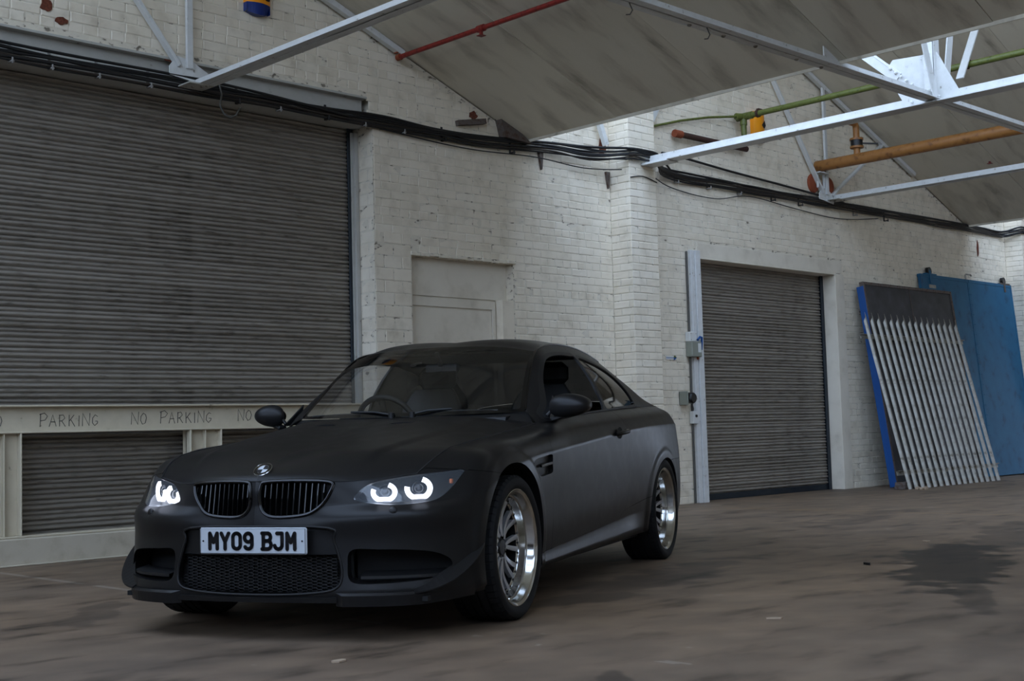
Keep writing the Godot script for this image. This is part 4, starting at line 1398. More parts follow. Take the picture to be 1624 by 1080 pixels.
	s2.prism(PackedVector2Array([Vector2(0.045, 0.004), Vector2(0.10, 0.002), Vector2(0.06, 0.03)]), 0.002, 0.004)
	part("green_mark", s2.mesh(), M.green_pipe, sg)
	# bits of litter on the floor
	var spots := [[3.02, -4.05, 0.03, "pale scrap of card on the floor left of the car"], [7.0, -4.15, 0.025, "dark chip of stone on the open floor"], [4.85, -3.35, 0.03, "pale flake of paper on the floor before the car"], [6.6, -2.6, 0.05, "dark scrap of rubber on the floor before the car"], [8.55, -4.6, 0.03, "dark chip of stone beside the oil stain"]]
	for i in spots.size():
		var s: Array = spots[i]
		var poly := PackedVector2Array()
		for q in 7:
			var t := TAU * q / 7.0
			var rr: float = rng.randf_range(0.6, 1.1) * s[2]
			poly.append(Vector2(cos(t) * rr * 1.6, sin(t) * rr * 0.7))
		var mm := MB.new()
		mm.prism(poly, 0.0, 0.006 if i % 2 == 0 else 0.014, Transform3D(Basis(Vector3.RIGHT, Vector3(0, 0, -1), Vector3.UP), Vector3.ZERO))
		var o := solo("floor_scrap", mm.mesh(), M.paper if i % 2 == 0 else M.black_plastic, s[3], "litter")
		o.position = Vector3(s[0], 0.001, s[1])
		o.rotation.y = i * 1.1

# ================================================================ the car
# car axes: x back from the front axle, y up, z to the car's left
class Shell:
	var P := PackedVector3Array()
	var N := PackedVector3Array()
	var tris := PackedInt32Array()
	# split a set of triangles by the sign of a field: [inside (d < 0), outside, edge pairs]
	func cut(src: PackedInt32Array, d: Callable) -> Array:
		var val := PackedFloat32Array()
		val.resize(P.size())
		var known := PackedByteArray()
		known.resize(P.size())
		var ins := PackedInt32Array()
		var outs := PackedInt32Array()
		var segs := PackedInt32Array()
		var memo := {}
		for i in range(0, src.size(), 3):
			var neg := 0
			for k in 3:
				var q := src[i + k]
				if known[q] == 0:
					known[q] = 1
					val[q] = d.call(P[q])
					if absf(val[q]) < 1e-6:
						val[q] = 1e-6
				if val[q] < 0.0:
					neg += 1
			if neg == 3:
				ins.append(src[i]); ins.append(src[i + 1]); ins.append(src[i + 2])
			elif neg == 0:
				outs.append(src[i]); outs.append(src[i + 1]); outs.append(src[i + 2])
			else:
				# rotate so that vertex a stands alone on its side
				var k0 := 0
				for k in 3:
					var s0 := val[src[i + k]] < 0.0
					if (neg == 1 and s0) or (neg == 2 and not s0):
						k0 = k
				var a := src[i + k0]
				var b := src[i + (k0 + 1) % 3]
				var c := src[i + (k0 + 2) % 3]
				var ab := mid(a, b, val, memo)
				var ac := mid(a, c, val, memo)
				segs.append(ab); segs.append(ac)
				if neg == 1:
					ins.append_array([a, ab, ac])
					outs.append_array([ab, b, c, ab, c, ac])
				else:
					outs.append_array([a, ab, ac])
					ins.append_array([ab, b, c, ab, c, ac])
		return [ins, outs, segs]
	func mid(a: int, b: int, val: PackedFloat32Array, memo: Dictionary) -> int:
		var key := mini(a, b) * 1048576 + maxi(a, b)
		if memo.has(key):
			return memo[key]
		var t := val[a] / (val[a] - val[b])
		P.append(P[a].lerp(P[b], t))
		N.append(N[a].lerp(N[b], t).normalized())
		memo[key] = P.size() - 1
		return P.size() - 1
	func emit(b: MB, set_: PackedInt32Array, flip := 1.0, off := 0.0) -> void:
		var f := Vector3(1, 1, flip)
		for i in range(0, set_.size(), 3):
			var x := set_[i]
			var y := set_[i + 1]
			var z := set_[i + 2]
			b.tri((P[x] + N[x] * off) * f, (P[y] + N[y] * off) * f, (P[z] + N[z] * off) * f, N[x] * f, N[y] * f, N[z] * f)
	# wall along cut edges, going inward by vector
	func flange(b: MB, segs: PackedInt32Array, dir: Vector3, flip := 1.0, towards := Vector3.ZERO) -> void:
		var f := Vector3(1, 1, flip)
		for i in range(0, segs.size(), 2):
			var p := P[segs[i]]
			var q := P[segs[i + 1]]
			b.quad(p * f, q * f, (q + dir) * f, (p + dir) * f, (towards - (p + q) * 0.5) * f)
	func flange_n(b: MB, segs: PackedInt32Array, depth: float, flip := 1.0) -> void:
		var f := Vector3(1, 1, flip)
		for i in range(0, segs.size(), 2):
			var p := P[segs[i]]
			var q := P[segs[i + 1]]
			var pd := p - N[segs[i]] * depth
			var qd := q - N[segs[i + 1]] * depth
			b.quad(p * f, q * f, qd * f, pd * f, Vector3.UP)

# smooth interpolation through knots (finite-difference Hermite); crease knots break the tangent
func herm(k: PackedFloat32Array, p: Array, u: float, crease := []) -> Vector3:
	var n := k.size()
	var i := 0
	while i < n - 2 and u > k[i + 1]:
		i += 1
	var h := k[i + 1] - k[i]
	var t := clampf((u - k[i]) / h, 0.0, 1.0)
	var a: Vector3 = p[i]
	var b: Vector3 = p[i + 1]
	var d := (b - a) / h
	var ma := d
	var mb := d
	if i > 0 and not crease.has(i):
		var h0 := k[i] - k[i - 1]
		var d0: Vector3 = (a - p[i - 1]) / h0
		ma = (d0 * h + d * h0) / (h + h0)
	if i < n - 2 and not crease.has(i + 1):
		var h1 := k[i + 2] - k[i + 1]
		var d1: Vector3 = (p[i + 2] - b) / h1
		mb = (d * h1 + d1 * h) / (h + h1)
	var t2 := t * t
	var t3 := t2 * t
	return a * (2 * t3 - 3 * t2 + 1) + ma * (h * (t3 - 2 * t2 + t)) + b * (3 * t2 - 2 * t3) + mb * (h * (t3 - t2))

func knots(p: Array) -> PackedFloat32Array:
	var k := PackedFloat32Array([0.0])
	for i in range(1, p.size()):
		k.append(k[i - 1] + maxf(0.004, (p[i] as Vector3).distance_to(p[i - 1])))
	return k

# control points are written (s, lateral, height)
func V(s: float, y: float, z: float) -> Vector3:
	return Vector3(s, z, y)

# skin from a grid function
func grid_skin(nu: int, nv: int, fn: Callable, outward: Callable) -> Shell:
	var sk := Shell.new()
	for i in nu + 1:
		for j in nv + 1:
			sk.P.append(fn.call(float(i) / nu, float(j) / nv))
	finish_skin(sk, nu, nv, outward)
	return sk

func finish_skin(sk: Shell, nu: int, nv: int, outward: Callable) -> void:
	for i in nu + 1:
		for j in nv + 1:
			var du := sk.P[mini(i + 1, nu) * (nv + 1) + j] - sk.P[maxi(i - 1, 0) * (nv + 1) + j]
			var dv := sk.P[i * (nv + 1) + mini(j + 1, nv)] - sk.P[i * (nv + 1) + maxi(j - 1, 0)]
			var n := du.cross(dv)
			if n.length() < 1e-12:
				n = Vector3.UP
			n = n.normalized()
			if n.dot(outward.call(sk.P[i * (nv + 1) + j])) < 0.0:
				n = -n
			sk.N.append(n)
	for i in nu:
		for j in nv:
			var a := i * (nv + 1) + j
			var b := a + nv + 1
			sk.tris.append_array([a, b, b + 1, a, b + 1, a + 1])

# Coons patch: bottom c0(u), top c1(u), left d0(v), right d1(v)
func coons(u: float, v: float, c0: Callable, c1: Callable, d0: Callable, d1: Callable) -> Vector3:
	var p00: Vector3 = c0.call(0.0)
	var p10: Vector3 = c0.call(1.0)
	var p01: Vector3 = c1.call(0.0)
	var p11: Vector3 = c1.call(1.0)
	return c0.call(u) * (1 - v) + c1.call(u) * v + d0.call(v) * (1 - u) + d1.call(v) * u - (p00 * (1 - u) * (1 - v) + p10 * u * (1 - v) + p01 * (1 - u) * v + p11 * u * v)

func curve(p: Array) -> Callable:
	var k := knots(p)
	var l := k[k.size() - 1]
	return func(t: float) -> Vector3: return herm(k, p, t * l)

# smooth closed outline through points
func smooth_loop(p: PackedVector2Array, per := 6, closed := true) -> PackedVector2Array:
	var out := PackedVector2Array()
	var n := p.size()
	for i in n:
		var p0 := p[(i - 1 + n) % n]
		var p1 := p[i]
		var p2 := p[(i + 1) % n]
		var p3 := p[(i + 2) % n]
		for k in per:
			out.append(p1.cubic_interpolate(p2, p0, p3, float(k) / per))
	return out

# signed distance to a closed polygon, negative inside; far points return early
func poly_sd(poly: PackedVector2Array) -> Callable:
	var lo := poly[0]
	var hi := poly[0]
	for p in poly:
		lo = lo.min(p)
		hi = hi.max(p)
	return func(q: Vector2) -> float:
		if q.x < lo.x - 0.06 or q.y < lo.y - 0.06 or q.x > hi.x + 0.06 or q.y > hi.y + 0.06:
			return 1.0
		var best := INF
		var n := poly.size()
		var inside := false
		for i in n:
			var a := poly[i]
			var b := poly[(i + 1) % n]
			var ab := b - a
			var t := clampf((q - a).dot(ab) / maxf(ab.length_squared(), 1e-12), 0.0, 1.0)
			best = minf(best, (a + ab * t).distance_squared_to(q))
			if (a.y > q.y) != (b.y > q.y):
				if q.x < (b.x - a.x) * (q.y - a.y) / (b.y - a.y) + a.x:
					inside = not inside
		return -sqrt(best) if inside else sqrt(best)

const GAP := 0.0022
const WHEEL_R := 0.3256
const BASE := 2.761

var side_u: PackedFloat32Array
var side_cols: Array
var side_v := PackedFloat32Array([0.0, 0.06, 0.10, 0.22, 0.36, 0.50, 0.62, 0.73, 0.86])

func side_net() -> void:
	# each column from the underside up to the hood edge or window line
	side_cols = [
		[V(-.68, 0, .160), V(-.795, 0, .168), V(-.802, 0, .200), V(-.798, 0, .30), V(-.792, 0, .42), V(-.785, 0, .50), V(-.776, 0, .565), V(-.775, 0, .62), V(-.766, 0, .668)],
		[V(-.68, .2, .160), V(-.788, .2, .168), V(-.795, .2, .200), V(-.788, .2, .30), V(-.780, .2, .42), V(-.768, .2, .50), V(-.750, .2, .563), V(-.745, .2, .62), V(-.738, .2, .668)],
		[V(-.66, .4, .160), V(-.765, .4, .168), V(-.772, .4, .205), V(-.758, .4, .30), V(-.748, .4, .42), V(-.748, .4, .51), V(-.712, .4, .566), V(-.702, .4, .615), V(-.686, .4, .661)],
		[V(-.62, .55, .162), V(-.727, .56, .170), V(-.735, .56, .21), V(-.715, .56, .30), V(-.703, .56, .42), V(-.706, .56, .518), V(-.664, .555, .566), V(-.636, .548, .62), V(-.600, .54, .671)],
		[V(-.56, .66, .164), V(-.660, .69, .172), V(-.668, .69, .21), V(-.645, .69, .30), V(-.632, .69, .42), V(-.636, .69, .524), V(-.588, .68, .566), V(-.558, .665, .628), V(-.530, .645, .684)],
		[V(-.49, .74, .166), V(-.565, .785, .174), V(-.573, .79, .21), V(-.548, .79, .30), V(-.533, .79, .42), V(-.534, .790, .530), V(-.480, .782, .575), V(-.41, .775, .68), V(-.435, .675, .738)],
		[V(-.40, .80, .168), V(-.455, .85, .176), V(-.458, .855, .212), V(-.440, .858, .30), V(-.425, .862, .42), V(-.405, .862, .525), V(-.375, .858, .600), V(-.30, .825, .728), V(-.31, .690, .780)],
		[V(-.22, .82, .170), V(-.25, .875, .18), V(-.25, .88, .215), V(-.24, .884, .30), V(-.22, .888, .42), V(-.20, .890, .54), V(-.18, .886, .645), V(-.15, .842, .757), V(-.16, .695, .800)],
		[V(.0, .82, .172), V(.0, .88, .182), V(.0, .884, .22), V(.0, .89, .30), V(.0, .895, .42), V(.0, .898, .56), V(.0, .890, .695), V(.0, .845, .790), V(.0, .70, .8155)],
		[V(.22, .82, .174), V(.22, .872, .184), V(.22, .878, .23), V(.22, .884, .32), V(.22, .89, .45), V(.22, .893, .59), V(.22, .887, .718), V(.22, .848, .806), V(.22, .702, .836)],
		[V(.40, .78, .176), V(.40, .870, 0.196), V(.40, .862, .258), V(.40, .874, .36), V(.40, .880, .49), V(.40, .884, .63), V(.40, .884, .734), V(.40, .848, .818), V(.40, .705, .853)],
		[V(.56, .77, .178), V(.56, .870, 0.198), V(.56, .862, .264), V(.56, .874, .37), V(.56, .879, .50), V(.56, .884, .645), V(.56, .886, .744), V(.56, .850, .832), V(.56, .712, .868)],
		[V(.74, .77, .180), V(.74, .870, 0.200), V(.74, .862, .270), V(.74, .875, .38), V(.74, .881, .51), V(.74, .886, .66), V(.74, .888, .757), V(.74, .853, .848), V(.74, .736, .890)],
		[V(.90, .77, .182), V(.90, .870, 0.202), V(.90, .862, .277), V(.90, .876, .39), V(.90, .882, .52), V(.90, .887, .67), V(.90, .889, .768), V(.90, .855, .857), V(.90, .795, .903)],
		[V(1.3, .77, .184), V(1.3, .870, 0.205), V(1.3, .862, .295), V(1.3, .877, .40), V(1.3, .884, .54), V(1.3, .889, .69), V(1.3, .891, .796), V(1.3, .856, .878), V(1.3, .795, .931)],
		[V(1.75, .77, .186), V(1.75, .870, 0.208), V(1.75, .862, .315), V(1.75, .878, .42), V(1.75, .886, .56), V(1.75, .890, .71), V(1.75, .892, .826), V(1.75, .856, .902), V(1.75, .790, .956)],
		[V(2.1, .77, .188), V(2.1, .870, 0.212), V(2.1, .862, .33), V(2.1, .878, .43), V(2.1, .888, .57), V(2.1, .893, .72), V(2.1, .893, .845), V(2.1, .855, .916), V(2.1, .780, .970)],
		[V(2.42, .78, .19), V(2.42, .85, .205), V(2.42, .878, .33), V(2.42, .887, .43), V(2.42, .895, .57), V(2.42, .898, .72), V(2.42, .893, .858), V(2.42, .850, .928), V(2.42, .765, .981)],
		[V(2.761, .79, .19), V(2.761, .86, .21), V(2.761, .885, .33), V(2.761, .893, .43), V(2.761, .901, .57), V(2.761, .902, .70), V(2.761, .886, .866), V(2.761, .840, .938), V(2.761, .745, .990)],
		[V(3.06, .78, .20), V(3.07, .85, .22), V(3.07, .875, .33), V(3.07, .882, .43), V(3.07, .888, .56), V(3.07, .886, .69), V(3.06, .868, .870), V(3.05, .822, .945), V(3.05, .728, .996)],
		[V(3.34, .74, .21), V(3.36, .82, .23), V(3.37, .842, .33), V(3.37, .848, .43), V(3.37, .85, .56), V(3.37, .848, .69), V(3.36, .832, .872), V(3.34, .79, .950), V(3.34, .700, 1.000)],
		[V(3.54, .66, .22), V(3.57, .74, .24), V(3.59, .762, .33), V(3.60, .768, .43), V(3.60, .77, .56), V(3.59, .765, .69), V(3.58, .752, .874), V(3.54, .70, .955), V(3.53, .640, 1.002)],
		[V(3.64, .52, .22), V(3.68, .58, .24), V(3.71, .60, .33), V(3.72, .605, .43), V(3.72, .605, .56), V(3.71, .60, .69), V(3.70, .59, .876), V(3.66, .56, .965), V(3.64, .52, 1.006)],
		[V(3.70, .28, .22), V(3.74, .30, .24), V(3.77, .31, .33), V(3.78, .31, .43), V(3.78, .31, .56), V(3.77, .31, .69), V(3.76, .31, .876), V(3.72, .30, .972), V(3.70, .28, 1.010)],
		[V(3.71, 0, .22), V(3.75, 0, .24), V(3.785, 0, .33), V(3.795, 0, .43), V(3.795, 0, .56), V(3.785, 0, .69), V(3.775, 0, .876), V(3.735, 0, .974), V(3.715, 0, 1.012)],
	]
	var mids := []
	for c in side_cols:
		mids.append(c[4])
	side_u = knots(mids)

func row_points(r: int, from_: int, to: int) -> Array:
	var out := []
	for i in range(from_, to + 1):
		out.append(side_cols[i][r])
	return out

func side_skin() -> Shell:
	var us := PackedFloat32Array()
	for i in side_u.size() - 1:
		var l := side_u[i + 1] - side_u[i]
		var step := 0.0105 if i < 7 else (0.016 if i < 12 else (0.024 if i < 19 else 0.04))
		var n := maxi(2, ceili(l / step))
		for k in n:
			us.append(side_u[i] + l * k / n)
	us.append(side_u[side_u.size() - 1])
	var vs := PackedFloat32Array()
	for j in 8:
		var n: int = [2, 3, 8, 9, 9, 9, 10, 10][j]
		for k in n:
			vs.append(lerpf(side_v[j], side_v[j + 1], float(k) / n))
	vs.append(side_v[8])
	var sk := Shell.new()
	for u in us:
		var col := []
		for r in 9:
			col.append(herm(side_u, row_cache[r], u))
		for v in vs:
			var p := herm(side_v, col, v, [1, 2, 6])
			sk.P.append(flare(p))
	finish_skin(sk, us.size() - 1, vs.size() - 1, func(p: Vector3) -> Vector3: return Vector3(-1.0 if p.x < -0.35 else (1.0 if p.x > 3.5 else 0.0), 0.12, p.z * 1.2))
	return sk

var row_cache := []
# raised lips round the wheel arches
func flare(p: Vector3) -> Vector3:
	for w in 2:
		var c := Vector2(0.0, WHEEL_R) if w == 0 else Vector2(BASE, WHEEL_R)
		var rr := 0.383 if w == 0 else 0.345
		var d := Vector2(p.x, p.y).distance_to(c) - rr
		if w == 1:
			d = (Vector2((p.x - c.x) / 0.365, (p.y - c.y) / 0.33).length() - 1.0) * 0.345
		if d < 0.085 and p.z > 0.5 and p.y > 0.2:
			var f := 1.0 - smoothstep(0.045, 0.075, d)
			p.z += 0.0105 * f
	return p

func arch_sd(p: Vector3) -> float:
	if p.z < 0.55:
		return 1.0
	var a := Vector2(p.x, p.y - WHEEL_R).length() - 0.383
	var b := (Vector2((p.x - BASE) / 0.365, (p.y - WHEEL_R) / 0.33).length() - 1.0) * 0.345
	return minf(a, b)

func front_sd(poly: PackedVector2Array, xmax := -0.25) -> Callable:
	var f := poly_sd(poly)
	return func(p: Vector3) -> float:
		if p.x > xmax:
			return 1.0
		return f.call(Vector2(p.z, p.y))

func line_y(pts: Array, x: float) -> float:
	for i in pts.size() - 1:
		if x <= pts[i + 1].x or i == pts.size() - 2:
			var t: float = (x - pts[i].x) / (pts[i + 1].x - pts[i].x)
			return lerpf(pts[i].y, pts[i + 1].y, t)
	return 0.0

func car_mats() -> void:
	var body := mat(c3(0.085, 0.081, 0.080), 0.36, 0.0, 0.34)
	body.roughness_texture = noise_tex(90, 0.02, [[0.0, c3(0.82, 0.82, 0.82)], [0.5, c3(0.95, 0.95, 0.95)], [1.0, c3(1, 1, 1)]], 256)
	body.uv1_triplanar = true
	body.uv1_scale = Vector3(1.5, 1.5, 1.5)
	M.body = body
	M.gloss_black = mat(c3(0.03, 0.03, 0.032), 0.12)
	M.trim_black = mat(c3(0.05, 0.05, 0.052), 0.5)
	M.void_black = mat(c3(0.018, 0.018, 0.018), 0.8)
	M.chrome_dark = mat(c3(0.30, 0.30, 0.31), 0.18, 1.0)
	M.chrome = mat(c3(0.75, 0.75, 0.76), 0.15, 1.0)
	M.polish = mat(c3(0.78, 0.78, 0.77), 0.13, 1.0)
	M.spoke = mat(c3(0.74, 0.74, 0.75), 0.40, 0.55)
	M.barrel = mat(c3(0.10, 0.10, 0.105), 0.45, 0.4)
	M.tyre = mat(c3(0.075, 0.075, 0.077), 0.75, 0.0, 0.35)
	M.disc = mat(c3(0.20, 0.20, 0.20), 0.4, 0.8)
	M.plate = mat(c3(0.72, 0.74, 0.76), 0.35)
	M.plate_ink = mat(c3(0.035, 0.035, 0.05), 0.3)
	var g := mat(Color(0.05, 0.06, 0.06, 0.32), 0.03)
	g.transparency = BaseMaterial3D.TRANSPARENCY_ALPHA
	M.glass = g
	var gs := mat(Color(0.012, 0.014, 0.014, 0.95), 0.03)
	gs.transparency = BaseMaterial3D.TRANSPARENCY_ALPHA
	M.glass_dark = gs
	var lens := mat(Color(0.8, 0.85, 0.9, 0.06), 0.03)
	lens.transparency = BaseMaterial3D.TRANSPARENCY_ALPHA
	M.lens = lens
	M.bowl = mat(c3(0.34, 0.35, 0.37), 0.28, 0.9)
	M.bowl_dark = mat(c3(0.06, 0.062, 0.066), 0.3, 0.3)
	var e := mat(c3(1, 1, 1), 0.4)
	e.emission_enabled = true
	e.emission = Color(0.90, 0.93, 1.0)
	e.emission_energy_multiplier = 0.4
	M.halo = e
	M.amber = mat(c3(0.7, 0.35, 0.12), 0.3)
	M.leather = mat(c3(0.04, 0.039, 0.038), 0.6)
	M.badge_blue = mat(c3(0.10, 0.11, 0.13), 0.25)
	M.badge_white = mat(c3(0.78, 0.79, 0.80), 0.25)

var car: Node3D
func both(called: String, sk: Shell, set_: PackedInt32Array, m: Material, flanges := [], mirror := [1.0, -1.0]) -> Array:
	var out := []
	for f in mirror:
		var b := MB.new()
		sk.emit(b, set_, f)
		for fl in flanges:
			if fl[1] is Vector3:
				sk.flange(b, fl[0], fl[1], f, fl[2])
			else:
				sk.flange_n(b, fl[0], fl[1], f)
		out.append(part(called, b.mesh(), m, car))
	return out

func whole(called: String, sk: Shell, set_: PackedInt32Array, m: Material, flanges := []) -> MeshInstance3D:
	var b := MB.new()
	for f in [1.0, -1.0]:
		sk.emit(b, set_, f)
		for fl in flanges:
			if fl[1] is Vector3:
				sk.flange(b, fl[0], fl[1], f, fl[2])
			else:
				sk.flange_n(b, fl[0], fl[1], f)
	return part(called, b.mesh(), m, car)

func build_car() -> void:
	car_mats()
	car = thing("car", "matte black two-door coupe with glowing white headlight rings and polished wheels", "car", Vector3(3.8246, 0, -5.0768), 0.4345)
	side_net()
	for r in 9:
		row_cache.append(row_points(r, 0, side_cols.size() - 1))
	build_body()
	build_greenhouse()
	build_front()
	build_headlights()
	for q in [[0.0, 1.0], [0.0, -1.0], [BASE, 1.0], [BASE, -1.0]]:
		build_wheel(q[0], q[1])
	build_cabin()

const HEAD := [[.428, .588], [.452, .625], [.495, .652], [.57, .668], [.65, .679], [.73, .687], [.795, .692], [.792, .668], [.772, .620], [.745, .583], [.71, .567], [.62, .558], [.53, .563], [.465, .573]]
const KIDNEY := [[.022, .600], [.026, .648], [.042, .664], [.12, .668], [.22, .667], [.30, .663], [.336, .655], [.338, .638], [.318, .592], [.285, .553], [.245, .529], [.18, .519], [.10, .517], [.055, .528], [.030, .556]]
const MOUTH := [[-.34, .470], [.0, .478], [.34, .470], [.362, .42], [.392, .33], [.400, .27], [.385, .230], [.33, .210], [.18, .198], [.0, .195], [-.18, .198], [-.33, .210], [-.385, .230], [-.400, .27], [-.392, .33], [-.362, .42]]
const DUCT := [[.435, .378], [.55, .379], [.66, .374], [.74, .360], [.785, .335], [.800, .305], [.785, .27], [.74, .252], [.62, .243], [.52, .240], [.46, .243], [.43, .262], [.422, .31]]
const VENT := [[.262, .700], [.30, .714], [.42, .724], [.543, .732], [.545, .69], [.545, .645], [.46, .634], [.38, .630], [.345, .640], [.30, .672]]

func pv(a: Array) -> PackedVector2Array:
	var p := PackedVector2Array()
	for q in a:
		p.append(Vector2(q[0], q[1]))
	return p

var head_sk: Shell
var head_set: PackedInt32Array
var head_segs: PackedInt32Array

func build_body() -> void:
	var sk := side_skin()
	var r: Array = sk.cut(sk.tris, arch_sd)
	var rest: PackedInt32Array = r[1]
	var arch_segs: PackedInt32Array = r[2]
	# front openings
	r = sk.cut(rest, front_sd(smooth_loop(pv(HEAD), 5)))
	head_sk = sk
	head_set = r[0]
	head_segs = r[2]
	rest = r[1]
	r = sk.cut(rest, front_sd(smooth_loop(pv(KIDNEY), 5), -0.5))
	var kid_segs: PackedInt32Array = r[2]
	rest = r[1]
	r = sk.cut(rest, front_sd(smooth_loop(pv(MOUTH), 4), -0.5))
	var mouth_segs: PackedInt32Array = r[2]
	rest = r[1]
	var mp: Array = sk.cut(r[0], func(p: Vector3) -> float: return 0.362 - p.y)
	var ppb := MB.new()
	for f in [1.0, -1.0]:
		sk.emit(ppb, mp[0], f, -0.016)
		sk.flange(ppb, mp[2], Vector3(0.05, 0, 0), f, Vector3(-0.7, 0.2, 0))
	part("plate_panel", ppb.mesh(), M.body, car)
	r = sk.cut(rest, front_sd(smooth_loop(pv(DUCT), 5), -0.35))
	var duct_segs: PackedInt32Array = r[2]
	rest = r[1]
	# vent behind the front wheel
	var vf := poly_sd(smooth_loop(pv(VENT), 4))
	r = sk.cut(rest, func(p: Vector3) -> float: return vf.call(Vector2(p.x, p.y)) if p.z > 0.6 else 1.0)
	var vent_set: PackedInt32Array = r[0]
	var vent_segs: PackedInt32Array = r[2]
	rest = r[1]
	# bumper / fender
	var bl := func(p: Vector3) -> float: return maxf(p.x, p.y - (0.690 - (p.x + 0.37) * 0.12))
	var bump: PackedInt32Array = sk.cut(rest, func(p: Vector3) -> float: return bl.call(p) + GAP * 0.5)[0]
	rest = sk.cut(rest, func(p: Vector3) -> float: return bl.call(p) - GAP * 0.5)[1]
	# fender / door line
	var fr: Array = sk.cut(rest, func(p: Vector3) -> float: return p.x - 0.551 + GAP * 0.5)
	var fend: PackedInt32Array = fr[0]
	rest = sk.cut(rest, func(p: Vector3) -> float: return p.x - 0.551 - GAP * 0.5)[1]
	# side skirt below the doors
	var sl := [Vector2(.30, .2585), Vector2(1.76, .325), Vector2(1.84, .370), Vector2(2.42, .425)]
	var sf := func(p: Vector3) -> float: return maxf(p.y - line_y(sl, p.x), p.x - 2.55)
	var skirt: PackedInt32Array = sk.cut(rest, func(p: Vector3) -> float: return sf.call(p) + GAP * 0.5)[0]
	rest = sk.cut(rest, func(p: Vector3) -> float: return sf.call(p) - GAP * 0.5)[1]
	var skirt_f: PackedInt32Array = sk.cut(fend, func(p: Vector3) -> float: return maxf(p.y - line_y(sl, p.x) + GAP * 0.5, 0.25 - p.x))[0]
	fend = sk.cut(fend, func(p: Vector3) -> float: return maxf(p.y - line_y(sl, p.x) - GAP * 0.5, 0.25 - p.x))[1]
	skirt.append_array(skirt_f)
	# door / rear quarter
	var dp := [Vector2(.25, 1.76), Vector2(.325, 1.765), Vector2(.37, 1.855), Vector2(.45, 1.915), Vector2(.55, 1.937), Vector2(.80, 1.93), Vector2(1.0, 1.90)]
	var df := func(p: Vector3) -> float: return p.x - line_y(dp, p.y)
	var door: PackedInt32Array = sk.cut(rest, func(p: Vector3) -> float: return df.call(p) + GAP * 0.5)[0]
	rest = sk.cut(rest, func(p: Vector3) -> float: return df.call(p) - GAP * 0.5)[1]
	# rear bumper
	var rb := func(p: Vector3) -> float: return maxf(p.y - 0.64, 2.9 - p.x)
	var rbump: PackedInt32Array = sk.cut(rest, func(p: Vector3) -> float: return rb.call(p) + GAP * 0.5)[0]
	rest = sk.cut(rest, func(p: Vector3) -> float: return rb.call(p) - GAP * 0.5)[1]

	whole("front_bumper", sk, bump, M.body, [[kid_segs, 0.02], [mouth_segs, Vector3(0.03, 0, 0), Vector3(-0.8, 0.33, 0)], [duct_segs, Vector3(0.10, 0, -0.02), Vector3(-0.65, 0.31, 0.6)], [head_segs, 0.012]])
	both("fender", sk, fend, M.body, [[vent_segs, 0.02]])
	both("door", sk, door, M.body)
	both("side_skirt", sk, skirt, M.body)
	both("rear_quarter", sk, rest, M.body)
	whole("rear_bumper", sk, rbump, M.body)
	# arch lips turned inward
	for f in [1.0, -1.0]:
		for w in 2:
			var ss := PackedInt32Array()
			for i in range(0, arch_segs.size(), 2):
				if (sk.P[arch_segs[i]].x < 1.4) == (w == 0):
					ss.append(arch_segs[i]); ss.append(arch_segs[i + 1])
			var b := MB.new()
			sk.flange(b, ss, Vector3(0, 0, -0.05), f, Vector3(0.0 if w == 0 else BASE, WHEEL_R, 0.85))
			part("arch_lip", b.mesh(), M.body, car)
			# wheel well
			var wl := MB.new()
			var cx := 0.0 if w == 0 else BASE
			var n := 28
			for i in n:
				var a0 := PI * (-0.08 + 1.16 * i / n)
				var a1 := PI * (-0.08 + 1.16 * (i + 1) / n)
				var rr := 0.40 if w == 0 else 0.375
				var p0 := Vector3(cx - cos(a0) * rr, WHEEL_R + sin(a0) * rr * (1.0 if w == 0 else 0.94), 0)
				var p1 := Vector3(cx - cos(a1) * rr, WHEEL_R + sin(a1) * rr * (1.0 if w == 0 else 0.94), 0)
				wl.quad(p0 + Vector3(0, 0, 0.86 * f), p1 + Vector3(0, 0, 0.86 * f), p1 + Vector3(0, 0, 0.5 * f), p0 + Vector3(0, 0, 0.5 * f), Vector3(cx, WHEEL_R, 0) - p0)
				wl.flat(Vector3(cx, WHEEL_R, 0.5 * f), p0 + Vector3(0, 0, 0.5 * f), p1 + Vector3(0, 0, 0.5 * f), Vector3(0, 0, f))
			part("wheel_well", wl.mesh(), M.void_black, car)
		# vent insert
		var vb := MB.new()
		sk.emit(vb, vent_set, f, -0.022)
		var vp := part("fender_vent", vb.mesh(), M.trim_black, car)
		var br := MB.new()
		br.bar(Vector3(0.40, 0.678, 0.874 * f), Vector3(0.545, 0.690, 0.884 * f), 0.012, 0.014, Vector3.UP, 0.003)
		part("chrome_bar", br.mesh(), M.chrome_dark, vp)
		# door handle: bar over a flat black ellipse that paints the hollow's shade
		var hb := MB.new()
		hb.tube(PackedVector3Array([Vector3(1.655, 0.820, 0.894 * f), Vector3(1.68, 0.8235, 0.918 * f), Vector3(1.75, 0.829, 0.924 * f), Vector3(1.83, 0.834, 0.920 * f), Vector3(1.865, 0.836, 0.896 * f)]), 0.0125, 10)
		var hd := part("door_handle", hb.mesh(), M.body, car)
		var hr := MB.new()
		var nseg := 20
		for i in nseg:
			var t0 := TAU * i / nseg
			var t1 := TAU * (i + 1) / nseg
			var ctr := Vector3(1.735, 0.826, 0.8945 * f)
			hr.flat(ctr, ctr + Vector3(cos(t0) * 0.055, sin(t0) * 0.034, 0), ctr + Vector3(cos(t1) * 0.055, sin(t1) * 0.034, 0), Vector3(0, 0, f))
		part("recess_shade", hr.mesh(), M.void_black, hd)
	# underside, closing the body
	var un := MB.new()
	un.box(Vector3(-.66, .165, -.74), Vector3(-.40, .185, .74))
